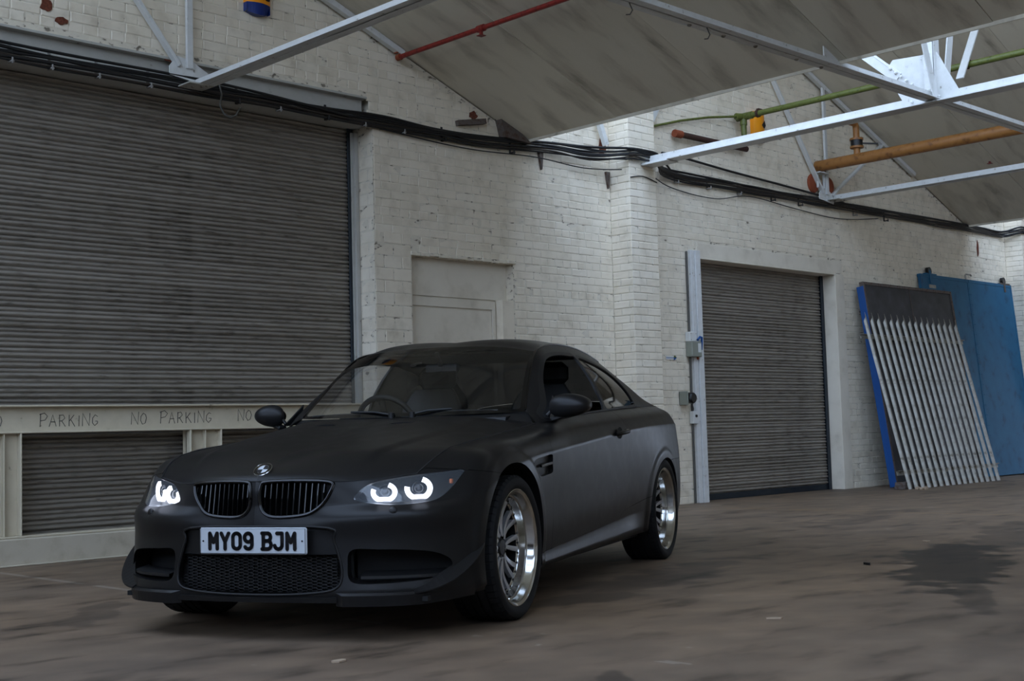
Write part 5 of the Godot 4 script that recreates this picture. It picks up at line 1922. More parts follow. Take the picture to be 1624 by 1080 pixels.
	un.box(Vector3(-.42, .185, -.5), Vector3(.42, .205, .5))
	un.box(Vector3(.40, .18, -.80), Vector3(2.38, .20, .80))
	un.box(Vector3(2.36, .2, -.5), Vector3(3.16, .22, .5))
	un.box(Vector3(3.14, .21, -.66), Vector3(3.66, .24, .66))
	part("underbody", un.mesh(), M.void_black, car)
	# bulkheads keep light out of the shell
	for q in [[-.55, -.45, .64, .50], [.52, .56, .84, .68], [2.35, 2.40, .90, .60]]:
		var bk := MB.new()
		bk.box(Vector3(q[0], .21, -q[3]), Vector3(q[1], q[2], q[3]))
		part("bulkhead", bk.mesh(), M.void_black, car)

	# hood
	var fc := curve(row_points(8, 0, 4))
	var ec := curve(row_points(8, 4, 12))
	var cc := curve([side_cols[0][8], V(-.745, 0, .690), V(-.704, 0, .7125), V(-.64, 0, .737), V(-.5, 0, .774), V(-.355, 0, .803), V(-.15, 0, .841), V(.05, 0, .872), V(.28, 0, .905), V(.55, 0, .938)])
	var rc := curve([V(.55, 0, .938), V(.57, .2, .937), V(.62, .42, .929), V(.68, .60, .912), side_cols[12][8]])
	var hood_fn := func(u: float, v: float) -> Vector3:
		var p: Vector3 = coons(u, v, fc, rc, cc, ec)
		var w := smoothstep(0.02, 0.2, v) * (1.0 - smoothstep(0.9, 1.0, v))
		p.y += 0.016 * (4.0 * u * (1.0 - u)) * w
		var tb := lerpf(0.60, 0.72, smoothstep(0.0, 0.6, v))
		p.y += 0.011 * (1.0 - smoothstep(tb - 0.05, tb + 0.03, u)) * w * u / tb
		p.z -= 0.0035 * smoothstep(0.96, 1.0, u)
		p.x += 0.003 * (1.0 - smoothstep(0.0, 0.03, v))
		p.y -= 0.0008
		return p
	var hs := grid_skin(44, 90, hood_fn, func(_p: Vector3) -> Vector3: return Vector3(-0.3, 1, 0))
	var vsd := poly_sd(smooth_loop(pv([[.22, .145], [.25, .175], [.255, .255], [.245, .28], [.22, .25], [.205, .18]]), 4))
	var hr2: Array = hs.cut(hs.tris, func(p: Vector3) -> float: return vsd.call(Vector2(p.x, p.z)))
	var hood := whole("hood", hs, hr2[1], M.body, [[hr2[2], Vector3(0, -0.02, 0), Vector3(.23, .9, .2)]])
	for f in [1.0, -1.0]:
		var b := MB.new()
		hs.emit(b, hr2[0], f, -0.018)
		part("hood_vent", b.mesh(), M.void_black, hood)
	# black strip added to draw the shaded gap between hood and wings
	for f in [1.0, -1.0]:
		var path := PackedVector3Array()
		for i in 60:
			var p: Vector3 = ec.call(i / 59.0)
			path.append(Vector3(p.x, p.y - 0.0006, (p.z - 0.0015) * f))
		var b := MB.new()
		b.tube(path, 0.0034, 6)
		part("shutline_shade", b.mesh(), M.void_black, hood)
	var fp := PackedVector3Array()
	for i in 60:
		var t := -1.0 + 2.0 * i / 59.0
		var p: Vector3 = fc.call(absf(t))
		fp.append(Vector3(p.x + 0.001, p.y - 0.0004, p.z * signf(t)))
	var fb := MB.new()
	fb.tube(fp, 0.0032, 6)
	part("shutline_shade", fb.mesh(), M.void_black, hood)  # same black strip for the gap's shade along the front edge
	# boot lid
	var dfc := curve([V(3.02, 0, 1.052), V(3.05, .3, 1.045), V(3.12, .5, 1.03), V(3.20, .66, 1.005)])
	var drc := curve([side_cols[24][8], side_cols[23][8], side_cols[22][8], side_cols[21][8]])
	var dcc := curve([V(3.02, 0, 1.052), V(3.3, 0, 1.058), V(3.55, 0, 1.045), side_cols[24][8]])
	var dec := curve([V(3.20, .66, 1.005), V(3.36, .695, 1.004), side_cols[21][8]])
	var ds := grid_skin(14, 18, func(u: float, v: float) -> Vector3: return coons(u, v, dfc, drc, dcc, dec), func(_p: Vector3) -> Vector3: return Vector3.UP)
	whole("boot_lid", ds, ds.tris, M.body)

# ---------------------------------------------------------------- roof, pillars, glass
func build_greenhouse() -> void:
	var B := [V(.735, .735, .888), V(.85, .786, .900), V(1.0, .79, .911), V(1.15, .79, .922), V(1.35, .789, .935), V(1.6, .788, .948), V(1.9, .784, .962), V(2.2, .775, .974), V(2.5, .760, .984), V(2.8, .742, .992), V(3.05, .728, .996), V(3.28, .706, 1.000)]
	var T := [V(.79, .66, .952), V(.92, .625, 1.058), V(1.08, .59, 1.183), V(1.25, .56, 1.293), V(1.45, .545, 1.337), V(1.7, .54, 1.355), V(1.95, .54, 1.352), V(2.2, .54, 1.333), V(2.45, .545, 1.293), V(2.72, .56, 1.213), V(2.98, .590, 1.105), V(3.20, .66, 1.006)]
	var kb := knots(T)
	var L := kb[kb.size() - 1]
	var fn := func(u: float, v: float) -> Vector3:
		var b := herm(kb, B, u * L)
		var t := herm(kb, T, u * L)
		var p := b.lerp(t, v)
		var bow := 4.0 * v * (1.0 - v)
		p.z += 0.030 * bow * smoothstep(0.0, 0.12, u) * (1.0 - 0.6 * smoothstep(0.8, 1.0, u))
		p.y += 0.010 * bow
		# rounded shoulder into the roof
		return p
	var gs := grid_skin(150, 26, fn, func(p: Vector3) -> Vector3: return Vector3(0, 0.3, p.z))
	var win := smooth_loop(pv([[.815, .921], [.90, .985], [1.02, 1.085], [1.14, 1.175], [1.25, 1.237], [1.38, 1.268], [1.55, 1.284], [1.72, 1.286], [1.815, 1.281], [1.812, 1.20], [1.80, 1.08], [1.79, .968], [1.55, .954], [1.2, .934], [.95, .919]]), 4)
	var quarter := smooth_loop(pv([[1.865, 1.277], [2.05, 1.266], [2.22, 1.243], [2.37, 1.207], [2.48, 1.155], [2.56, 1.085], [2.60, 1.022], [2.585, 1.006], [2.40, .996], [2.1, .985], [1.865, .974], [1.855, 1.07], [1.86, 1.18]]), 4)
	var w1 := poly_sd(win)
	var w2 := poly_sd(quarter)
	var both_sd := func(p: Vector3) -> float: return minf(w1.call(Vector2(p.x, p.y)), w2.call(Vector2(p.x, p.y)))
	# black surround 22 mm wide round the windows
	var r: Array = gs.cut(gs.tris, func(p: Vector3) -> float: return both_sd.call(p) - 0.020)
	var frame: PackedInt32Array = r[0]
	both("pillar_panel", gs, r[1], M.body)
	r = gs.cut(frame, both_sd)
	both("window_surround", gs, r[1], M.trim_black, [[r[2], 0.012]])
	var panes: PackedInt32Array = r[0]
	r = gs.cut(panes, func(p: Vector3) -> float: return p.x - 1.84)
	for f in [1.0, -1.0]:
		# driver's side glass is up, the near one is wound down
		if f < 0.0:
			var b := MB.new()
			gs.emit(b, r[0], f, -0.010)
			part("side_window", b.mesh(), M.lens, car)
		var q := MB.new()
		gs.emit(q, r[1], f, -0.008)
		part("quarter_window", q.mesh(), M.glass_dark, car)
	# windscreen and roof share the header curve
	var header := curve([V(1.15, 0, 1.336), V(1.155, .2, 1.333), V(1.185, .4, 1.320), V(1.25, .56, 1.293)])
	var base := curve([V(.60, 0, .945), V(.617, .2, .945), V(.665, .42, .947), V(.725, .57, .949), V(.79, .66, .952)])
	var wc := curve([V(.60, 0, .945), V(.87, 0, 1.150), V(1.15, 0, 1.336)])
	var we := curve(T.slice(0, 4))
	var ws := grid_skin(36, 36, func(u: float, v: float) -> Vector3:
		var p: Vector3 = coons(u, v, base, header, wc, we)
		var bow := 4.0 * v * (1.0 - v)
		return p + Vector3(-0.012, 0.018, 0) * bow * (1.0 - u * 0.5), func(_p: Vector3) -> Vector3: return Vector3(-1, 1, 0))
	# dark painted border of the glass
	var inner := func(p: Vector3) -> float:
		var e: float = 0.0
		return e
	r = ws.cut(ws.tris, func(p: Vector3) -> float: return ws_border(p))
	whole("windscreen", ws, r[0], M.glass)
	whole("windscreen_border", ws, r[1], M.gloss_black)
	var rail := curve(T.slice(3, 9))
	var rearh := curve([V(2.36, 0, 1.338), V(2.375, .25, 1.333), V(2.40, .42, 1.318), V(2.45, .545, 1.293)])
	var rcn := curve([V(1.15, 0, 1.336), V(1.25, 0, 1.356), V(1.4, 0, 1.373), V(1.62, 0, 1.3855), V(1.9, 0, 1.384), V(2.15, 0, 1.368), V(2.36, 0, 1.338)])
	var rs := grid_skin(30, 50, func(u: float, v: float) -> Vector3:
		var p: Vector3 = coons(u, v, header, rearh, rcn, rail)
		p.y += 0.010 * 4.0 * u * (1.0 - u) * smoothstep(0.0, 0.15, v) * (1.0 - smoothstep(0.85, 1.0, v))
		return p, func(_p: Vector3) -> Vector3: return Vector3.UP)
	whole("roof", rs, rs.tris, M.body)
	# joint strip between roof and side
	for f in [1.0, -1.0]:
		var path := PackedVector3Array()
		for i in 40:
			var p := herm(kb, T, L * (0.005 + 0.70 * i / 39.0))
			path.append(Vector3(p.x, p.y + 0.0005, p.z * f))
		var b := MB.new()
		b.tube(path, 0.0055, 8)
		part("roof_strip", b.mesh(), M.gloss_black, car)
		# belt moulding
		var bp := PackedVector3Array()
		for i in 40:
			var p := herm(kb, B, L * (0.07 + 0.66 * i / 39.0))
			bp.append(Vector3(p.x, p.y + 0.004, (p.z + 0.002) * f))
		var bm := MB.new()
		bm.tube(bp, 0.0065, 6)
		part("belt_moulding", bm.mesh(), M.trim_black, car)
		# chrome line of the front side window
		var fp := PackedVector3Array()
		for i in 16:
			fp.append(Vector3.ZERO)
	var rwc := curve([V(2.36, 0, 1.338), V(2.72, 0, 1.205), V(3.02, 0, 1.055)])
	var rwb := curve([V(3.02, 0, 1.055), V(3.05, .3, 1.047), V(3.12, .5, 1.032), V(3.20, .66, 1.006)])
	var rws := grid_skin(14, 16, func(u: float, v: float) -> Vector3: return coons(u, v, rearh, rwb, rwc, curve(T.slice(8, 12))), func(_p: Vector3) -> Vector3: return Vector3(1, 1, 0))
	whole("rear_window", rws, rws.tris, M.glass_dark)
	# scuttle panel between hood and windscreen
	var hb := curve([V(.535, 0, .926), V(.555, .2, .925), V(.605, .42, .918), V(.665, .60, .902), V(.73, .725, .882)])
	var sb := curve([V(.62, 0, .946), V(.635, .2, .946), V(.68, .42, .948), V(.735, .57, .950), V(.80, .67, .950)])
	var sc := grid_skin(24, 3, func(u: float, v: float) -> Vector3: return (hb.call(u) as Vector3).lerp(sb.call(u), v) - Vector3(0, 0.004, 0), func(_p: Vector3) -> Vector3: return Vector3.UP)
	whole("scuttle", sc, sc.tris, M.trim_black)
	# mirrors
	for f in [1.0, -1.0]:
		var mm := MB.new()
		var n1 := 24
		var n2 := 16
		var pt := func(i: int, j: int) -> Vector3:
			var a := TAU * i / n1
			var t := PI * j / n2
			# lateral axis of the pod
			var lx := cos(t)
			var rr := pow(maxf(sin(t), 0.0), 0.72)
			var cx := cos(a)
			var cy := sin(a)
			var x := 0.836 + cx * rr * (0.082 if cx < 0 else 0.052) * (1.0 - 0.18 * lx) + 0.028 * lx
			var y := 0.974 + cy * rr * (0.064 if cy > 0 else 0.058) * (1.0 - 0.20 * lx) + 0.004 * lx
			return Vector3(x, y, (0.895 + lx * 0.103) * f)
		for i in n1:
			for j in n2:
				var p00: Vector3 = pt.call(i, j)
				var p10: Vector3 = pt.call(i + 1, j)
				var p11: Vector3 = pt.call(i + 1, j + 1)
				var p01: Vector3 = pt.call(i, j + 1)
				var c := Vector3(0.845, 0.974, 0.9 * f)
				var nn := func(p: Vector3) -> Vector3:
					var q := p - c
					return Vector3(q.x / 0.005, q.y / 0.004, q.z / 0.0105).normalized()
				mm.squad(p00, p10, p11, p01, nn.call(p00), nn.call(p10), nn.call(p11), nn.call(p01))
		var mir := part("wing_mirror", mm.mesh(), M.body, car)
		var ar := MB.new()
		ar.bar(Vector3(0.80, 0.905, 0.79 * f), Vector3(0.835, 0.930, 0.87 * f), 0.055, 0.022, Vector3.UP, 0.006)
		ar.bar(Vector3(0.80, 0.925, 0.77 * f), Vector3(0.83, 0.985, 0.83 * f), 0.02, 0.018, Vector3.UP, 0.005)
		part("mirror_arm", ar.mesh(), M.trim_black, mir)
		var gl := MB.new()
		for i in 20:
			var a0 := TAU * i / 20
			var a1 := TAU * (i + 1) / 20
			var c := Vector3(0.892, 0.974, 0.90 * f)
			gl.flat(c, c + Vector3(0, sin(a0) * 0.048, cos(a0) * 0.08), c + Vector3(0, sin(a1) * 0.048, cos(a1) * 0.08), Vector3(1, 0, 0))
		part("mirror_glass", gl.mesh(), M.chrome_dark, mir)
		# triangular sail behind the mirror
		var sp := MB.new()
		sp.prism(PackedVector2Array([Vector2(.80, .915), Vector2(.99, .925), Vector2(.965, 1.035)]), 0.0, 0.006, Transform3D(Basis(Vector3.RIGHT, Vector3(0, 1, -0.30 * f), Vector3(0, 0.3, f)), Vector3(0, 0.0, (0.782 + 0.30 * 0.92) * f)))
		part("mirror_sail", sp.mesh(), M.trim_black, car)

func ws_border(p: Vector3) -> float:
	# distance inside the edges of the windscreen: sides lean in as it rises
	var t := clampf((p.y - .950) / (1.336 - .950), 0.0, 1.0)
	var half := lerpf(0.655, 0.555, t)
	var d_side := half - absf(p.z)
	var d_top := 1.336 - 0.045 * pow(absf(p.z) / 0.56, 2.0) - p.y
	var d_bot := p.y - 0.950
	return 0.020 - minf(d_side, minf(d_top * 1.2, d_bot * 1.3))

# ---------------------------------------------------------------- nose details
func kidney_frame(loop: PackedVector2Array, f: float, r: float, grow: float) -> MB:
	var b := MB.new()
	var path := PackedVector3Array()
	for i in loop.size() + 1:
		var q := loop[i % loop.size()]
		path.append(Vector3(front_x(q.x, q.y) + grow, q.y, q.x * f))
	b.tube(path, r, 8, false)
	return b

# the nose's surface at a lateral place and height, from the control net
func front_x(y: float, z: float) -> float:
	var lo := 0.0
	var hi := side_u[6]
	var best := -0.75
	for it in 18:
		var m := (lo + hi) * 0.5
		var p := side_at(m, z)
		best = p.x
		if p.z < y:
			lo = m
		else:
			hi = m
	return best

func side_at(u: float, z: float) -> Vector3:
	var col := []
	for r in 9:
		col.append(herm(side_u, row_cache[r], u))
	var lo := side_v[1]
	var hi := side_v[8]
	var p := Vector3.ZERO
	for it in 14:
		var m := (lo + hi) * 0.5
		p = herm(side_v, col, m, [1, 2, 6])
		if p.y < z:
			lo = m
		else:
			hi = m
	return p

func build_front() -> void:
	for f in [1.0, -1.0]:
		var loop := smooth_loop(pv(KIDNEY), 5)
		var k := part("kidney_grille", kidney_frame(loop, f, 0.0085, -0.001).mesh(), M.gloss_black, car)
		var rim := part("rim", kidney_frame(loop, f, 0.0035, -0.009).mesh(), M.chrome_dark, k)
		# slats
		for i in 12:
			var y := 0.043 + i * 0.0258
			var top := -INF
			var bot := INF
			for j in loop.size():
				var a := loop[j]
				var c := loop[(j + 1) % loop.size()]
				if (a.x < y) != (c.x < y):
					var zz := lerpf(a.y, c.y, (y - a.x) / (c.x - a.x))
					top = maxf(top, zz)
					bot = minf(bot, zz)
			if top - bot < 0.03:
				continue
			var s := MB.new()
			var xt := front_x(y, top) + 0.006
			var xb := front_x(y, bot) + 0.006
			var xm := front_x(y, (top + bot) / 2) + 0.003
			var pts := [Vector3(xb, bot, y * f), Vector3(xm, (top + bot) / 2, y * f), Vector3(xt, top, y * f)]
			for q in 2:
				s.quad(pts[q] + Vector3(0, 0, -0.0019), pts[q] + Vector3(0, 0, 0.0019), pts[q + 1] + Vector3(0, 0, 0.0019), pts[q + 1] + Vector3(0, 0, -0.0019), Vector3(-1, 0, 0))
				for sd in [-1.0, 1.0]:
					s.quad(pts[q] + Vector3(0, 0, 0.0019 * sd), pts[q + 1] + Vector3(0, 0, 0.0019 * sd), pts[q + 1] + Vector3(0.035, 0, 0.0019 * sd), pts[q] + Vector3(0.035, 0, 0.0019 * sd), Vector3(0, 0, sd))
			part("slat", s.mesh(), M.gloss_black, k)
		var bk := MB.new()
		bk.box(Vector3(-.70, .50, .01 * f), Vector3(-.66, .66, .345 * f))
		part("grille_back", bk.mesh(), M.void_black, k)
	# badge on the hood's nose
	var n := Vector3(-0.62, 0.78, 0).normalized()
	var bx := Vector3(0, 0, 1)
	var bt := Transform3D(Basis(bx, n, bx.cross(n)), Vector3(-.706, .7135, 0))
	var ring := MB.new()
	ring.lathe([Vector2(0.026, 0.004), Vector2(0.0275, 0.0065), Vector2(0.0385, 0.0065), Vector2(0.041, 0.004), Vector2(0.041, -0.002)], 32, bt)
	var bd := part("roundel", ring.mesh(), M.gloss_black, car)
	var edge := MB.new()
	edge.lathe([Vector2(0.039, 0.0055), Vector2(0.0405, 0.0075), Vector2(0.0425, 0.0055), Vector2(0.0425, -0.002)], 32, bt)
	edge.lathe([Vector2(0.0255, 0.0055), Vector2(0.0265, 0.0072), Vector2(0.0278, 0.0055)], 32, bt)
	part("edge", edge.mesh(), M.chrome, bd)
	for q in 4:
		var b := MB.new()
		for i in 6:
			var a0 := PI / 2 * (q + i / 6.0)
			var a1 := PI / 2 * (q + (i + 1) / 6.0)
			b.flat(bt * Vector3(0, 0.005, 0), bt * Vector3(cos(a0) * 0.026, 0.005, sin(a0) * 0.026), bt * Vector3(cos(a1) * 0.026, 0.005, sin(a1) * 0.026), n)
		part("quarter", b.mesh(), M.badge_white if q % 2 == 0 else M.badge_blue, bd)
	# recessed plate panel and mesh in the mouth
	var back := MB.new()
	back.box(Vector3(-.70, .18, -.42), Vector3(-.69, .42, .42))
	part("grille_void", back.mesh(), M.void_black, car)
	var mesh := MB.new()
	for c in 37:
		for r in 12:
			var y := -.423 + c * 0.0235
			var z := .208 + r * 0.0134 + (0.0067 if c % 2 == 1 else 0.0)
			if absf(y) > 0.385 - (z - .21) * 0.15 or z > .354:
				continue
			var h := [Vector2(-.0145, 0), Vector2(-.0090, .0067), Vector2(.0090, .0067), Vector2(.0145, 0), Vector2(.0090, -.0067), Vector2(-.0090, -.0067)]
			var x0 := -.742 + 0.05 * y * y
			for i in 6:
				var a: Vector2 = h[i]
				var b: Vector2 = h[(i + 1) % 6]
				var o := Vector3(x0, z, y)
				var pa := o + Vector3(0, a.y, a.x)
				var pb := o + Vector3(0, b.y, b.x)
				var ia := o + Vector3(0, a.y * 0.66, a.x * 0.90)
				var ib := o + Vector3(0, b.y * 0.66, b.x * 0.90)
				mesh.quad(pa, pb, ib, ia, Vector3(-1, 0, 0))
				mesh.quad(ia, ib, ib + Vector3(0.012, 0, 0), ia + Vector3(0.012, 0, 0), o - ia)
	var mg := part("mesh_grille", mesh.mesh(), M.trim_black, car)
	mg.set_meta("kind", "stuff")
	# rolled edge of the mouth
	var ml := smooth_loop(pv(MOUTH), 4)
	var mp := PackedVector3Array()
	for i in ml.size() + 1:
		var q := ml[i % ml.size()]
		mp.append(Vector3(front_x(absf(q.x), q.y) + 0.002, q.y, q.x))
	var me := MB.new()
	me.tube(mp, 0.0065, 8, false)
	part("mouth_edge", me.mesh(), M.body, car)
	# number plate
	var pl := MB.new()
	pl.box(Vector3(-.803, .364, -.26), Vector3(-.790, .476, .26), 0.006)
	var np := part("number_plate", pl.mesh(), M.plate, car)
	np.set_meta("label", "white number plate reading MY09 BJM")
	var bo := MB.new()
	for q in [[-.254, .254, .4715, .4728], [-.254, .254, .3672, .3685], [-.2545, -.2530, .3675, .4725], [.2530, .2545, .3675, .4725]]:
		bo.box(Vector3(-.8038, q[2], q[0]), Vector3(-.803, q[3], q[1]))
	part("border", bo.mesh(), M.plate_ink, np)
	var sc := MB.new()
	for y in [-.240, .240]:
		sc.lathe([Vector2(0.004, 0), Vector2(0.004, 0.002), Vector2(0.0001, 0.002)], 10, Transform3D(Basis(Vector3(0, 0, 1), Vector3(-1, 0, 0), Vector3(0, -1, 0)), Vector3(-.803, .420, y)))
	part("screw", sc.mesh(), M.plate_ink, np)
	# characters 79 mm high: viewer's left is the car's right, -z
	var x := -.2135
	for ch in "MY09 BJM":
		if ch == " ":
			x += 0.034
			continue
		var cm := MB.new()
		glyph(cm, ch, x, .3805)
		part("character", cm.mesh(), M.plate_ink, np)
		x += 0.057
	# headlamp washer caps
	for f in [1.0, -1.0]:
		var wc := MB.new()
		var wx := front_x(.60, .535)
		wc.lathe([Vector2(0.016, -0.004), Vector2(0.016, 0.002), Vector2(0.012, 0.005), Vector2(0.0005, 0.006)], 16, Transform3D(Basis(Vector3(0.35, 0, 1 * f), Vector3(-0.9, 0.35, 0.35 * f), Vector3(0.3, 1, 0)), Vector3(wx + 0.001, .537, .60 * f)))
		part("washer_cap", wc.mesh(), M.body, car)
		# ducts
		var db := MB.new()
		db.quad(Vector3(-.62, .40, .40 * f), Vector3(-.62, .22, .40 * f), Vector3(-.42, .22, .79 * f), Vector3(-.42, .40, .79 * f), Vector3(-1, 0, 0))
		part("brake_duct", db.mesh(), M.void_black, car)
		# blade across the lower half of the duct
		var vb := MB.new()
		var prev := []
		for i in 13:
			var y := lerpf(.47, .77, i / 12.0)
			var xx := front_x(y, .27) + 0.02
			var cur := [Vector3(xx, .258, y * f), Vector3(xx, .270, y * f), Vector3(xx + 0.07, .285, (y - 0.02) * f)]
			if i > 0:
				vb.quad(prev[0], cur[0], cur[1], prev[1], Vector3(-1, 0, 0))
				vb.quad(prev[1], cur[1], cur[2], prev[2], Vector3.UP)
			prev = cur
		part("duct_blade", vb.mesh(), M.trim_black, car)
		# splitter flaps under the corners
		var lip := MB.new()
		var prevs := []
		for i in 25:
			var t := i / 24.0
			var u := lerpf(1.88, 6.1, t)
			var ui := floori(u)
			var uu := lerpf(side_u[ui], side_u[ui + 1], u - ui)
			var p := side_at(uu, .200)
			var p2 := side_at(uu + 0.01, .200)
			var tan := (p2 - p).normalized()
			var out := Vector3(-tan.z, 0, tan.x)
			if out.dot(Vector3(-1, 0, 0.6)) < 0:
				out = -out
			var ext := 0.026 * smoothstep(0.0, 0.05, t) * (1.0 - smoothstep(0.35, 0.72, t))
			var low := 0.152 + 0.014 * smoothstep(0.5, 1.0, t)
			var cur := [p - out * 0.03 + Vector3(0, 0.008, 0), p + out * ext * 0.6 + Vector3(0, 0.006, 0), p + out * ext + Vector3(0, -0.004, 0), Vector3(p.x, low, p.z) + out * (ext - 0.004), Vector3(p.x, low, p.z) - out * 0.08]
			for q in cur.size():
				cur[q] = cur[q] * Vector3(1, 1, f)
			if i > 0:
				lip.quad(prevs[0], cur[0], cur[1], prevs[1], Vector3.UP)
				lip.quad(prevs[1], cur[1], cur[2], prevs[2], Vector3(-0.6, 1, 0))
				lip.quad(prevs[2], cur[2], cur[3], prevs[3], out * Vector3(1, 1, f))
				lip.quad(prevs[3], cur[3], cur[4], prevs[4], Vector3.DOWN)
			else:
				lip.quad(cur[0], cur[2], cur[3], cur[4], Vector3(0, 0, -f))
			prevs = cur
		part("splitter", lip.mesh(), M.body, car)
		# canard: thin blade standing out from the corner, sweeping up towards the wheel
		var cn := MB.new()
		var pr := []
		for i in 15:
			var t := i / 14.0
			var z := lerpf(.218, .388, pow(t, 1.15))
			var uu := lerpf(side_u[4] - 0.01, side_u[6] + 0.05, t)
			var p := side_at(uu, z)
			var p2 := side_at(uu + 0.01, z)
			var tan := (p2 - p).normalized()
			var out := Vector3(-tan.z, 0, tan.x)
			if out.dot(Vector3(-1, 0, 0.6)) < 0:
				out = -out
			var wd := 0.046 * sin(PI * clampf(0.10 + t * 0.86, 0, 1)) + 0.005
			var q0 := p - out * 0.01
			var q1 := p + out * wd + Vector3(0, -wd * 0.8, 0)
			var cur := [q0 + Vector3(0, 0.003, 0), q1 + Vector3(0, 0.003, 0), q1 - Vector3(0, 0.003, 0), q0 - Vector3(0, 0.003, 0)]
			for q in 4:
				cur[q] = cur[q] * Vector3(1, 1, f)
			if i > 0:
				for q in 4:
					cn.quad(pr[q], cur[q], cur[(q + 1) % 4], pr[(q + 1) % 4], [Vector3.UP, out * Vector3(1, 1, f), Vector3.DOWN, -out][q])
			else:
				cn.quad(cur[0], cur[1], cur[2], cur[3], Vector3(-1, 0, 0))
			if i == 14:
				cn.quad(cur[0], cur[1], cur[2], cur[3], Vector3(1, 0, 0))
			pr = cur
		part("canard", cn.mesh(), M.body, car)
	# centre lip
	var cl := MB.new()
	var pv2 := []
	for i in 21:
		var y := lerpf(-.385, .385, i / 20.0)
		var x0 := front_x(absf(y), .185)
		var cur := [Vector3(x0 + 0.01, .192, y), Vector3(x0 - 0.012, .186, y), Vector3(x0 - 0.010, .166, y), Vector3(x0 + 0.1, .164, y)]
		if i > 0:
			for q in 3:
				cl.quad(pv2[q], cur[q], cur[q + 1], pv2[q + 1], [Vector3(-0.3, 1, 0), Vector3(-1, 0, 0), Vector3.DOWN][q])
		pv2 = cur
	part("front_lip", cl.mesh(), M.body, car)

# plate characters: strokes 14 mm wide inside a 50 x 79 mm cell
func stroke(m: MB, pts: Array, x: float, z: float) -> void:
	for i in pts.size() - 1:
		var a := Vector3(-.8045, z + pts[i][1], x + pts[i][0])
		var b := Vector3(-.8045, z + pts[i + 1][1], x + pts[i + 1][0])
		var d := (b - a).normalized()
		m.bar(a - d * 0.0, b, 0.004, 0.0160, Vector3(-1, 0, 0).cross(d), 0.0)
	for p in pts:
		m.lathe([Vector2(0.0080, -0.002), Vector2(0.0080, 0.002), Vector2(0.0001, 0.002)], 10, Transform3D(Basis(Vector3(0, 0, 1), Vector3(-1, 0, 0), Vector3(0, -1, 0)), Vector3(-.8045, z + p[1], x + p[0])))

func arc(cx: float, cy: float, rx: float, ry: float, a0: float, a1: float, n := 8) -> Array:
	var out := []
	for i in n + 1:
		var a := deg_to_rad(lerpf(a0, a1, float(i) / n))
		out.append([cx + rx * cos(a), cy + ry * sin(a)])
	return out

func glyph(m: MB, ch: String, x: float, z: float) -> void:
	var l := 0.007
	var r := 0.043
	var b := 0.007
	var t := 0.072
	var c := 0.025
	match ch:
		"M": stroke(m, [[l, b], [l, t], [c, 0.034], [r, t], [r, b]], x, z)
		"Y":
			stroke(m, [[l, t], [c, 0.036], [r, t]], x, z)
			stroke(m, [[c, 0.036], [c, b]], x, z)
		"0": stroke(m, arc(c, 0.056, 0.018, 0.016, 0, 180) + arc(c, 0.023, 0.018, 0.016, 180, 360) + [[r, 0.056]], x, z)
		"9":
			stroke(m, arc(c, 0.054, 0.018, 0.018, 0, 360, 16), x, z)
			stroke(m, [[r, 0.054], [r, 0.024]] + arc(c, 0.024, 0.018, 0.017, 0, -150), x, z)
		"B":
			stroke(m, [[l, b], [l, t], [0.030, t]] + arc(0.028, 0.0565, 0.014, 0.0155, 90, -90) + [[l, 0.041], [0.028, 0.041]] + arc(0.028, 0.024, 0.016, 0.017, 90, -90) + [[l, b]], x, z)
			stroke(m, [[0.001, t], [l, t]], x, z)
			stroke(m, [[0.001, b], [l, b]], x, z)
		"J": stroke(m, [[0.016, t], [r - 0.003, t], [r - 0.003, 0.024]] + arc(c - 0.003, 0.024, 0.018, 0.017, 0, -170), x, z)

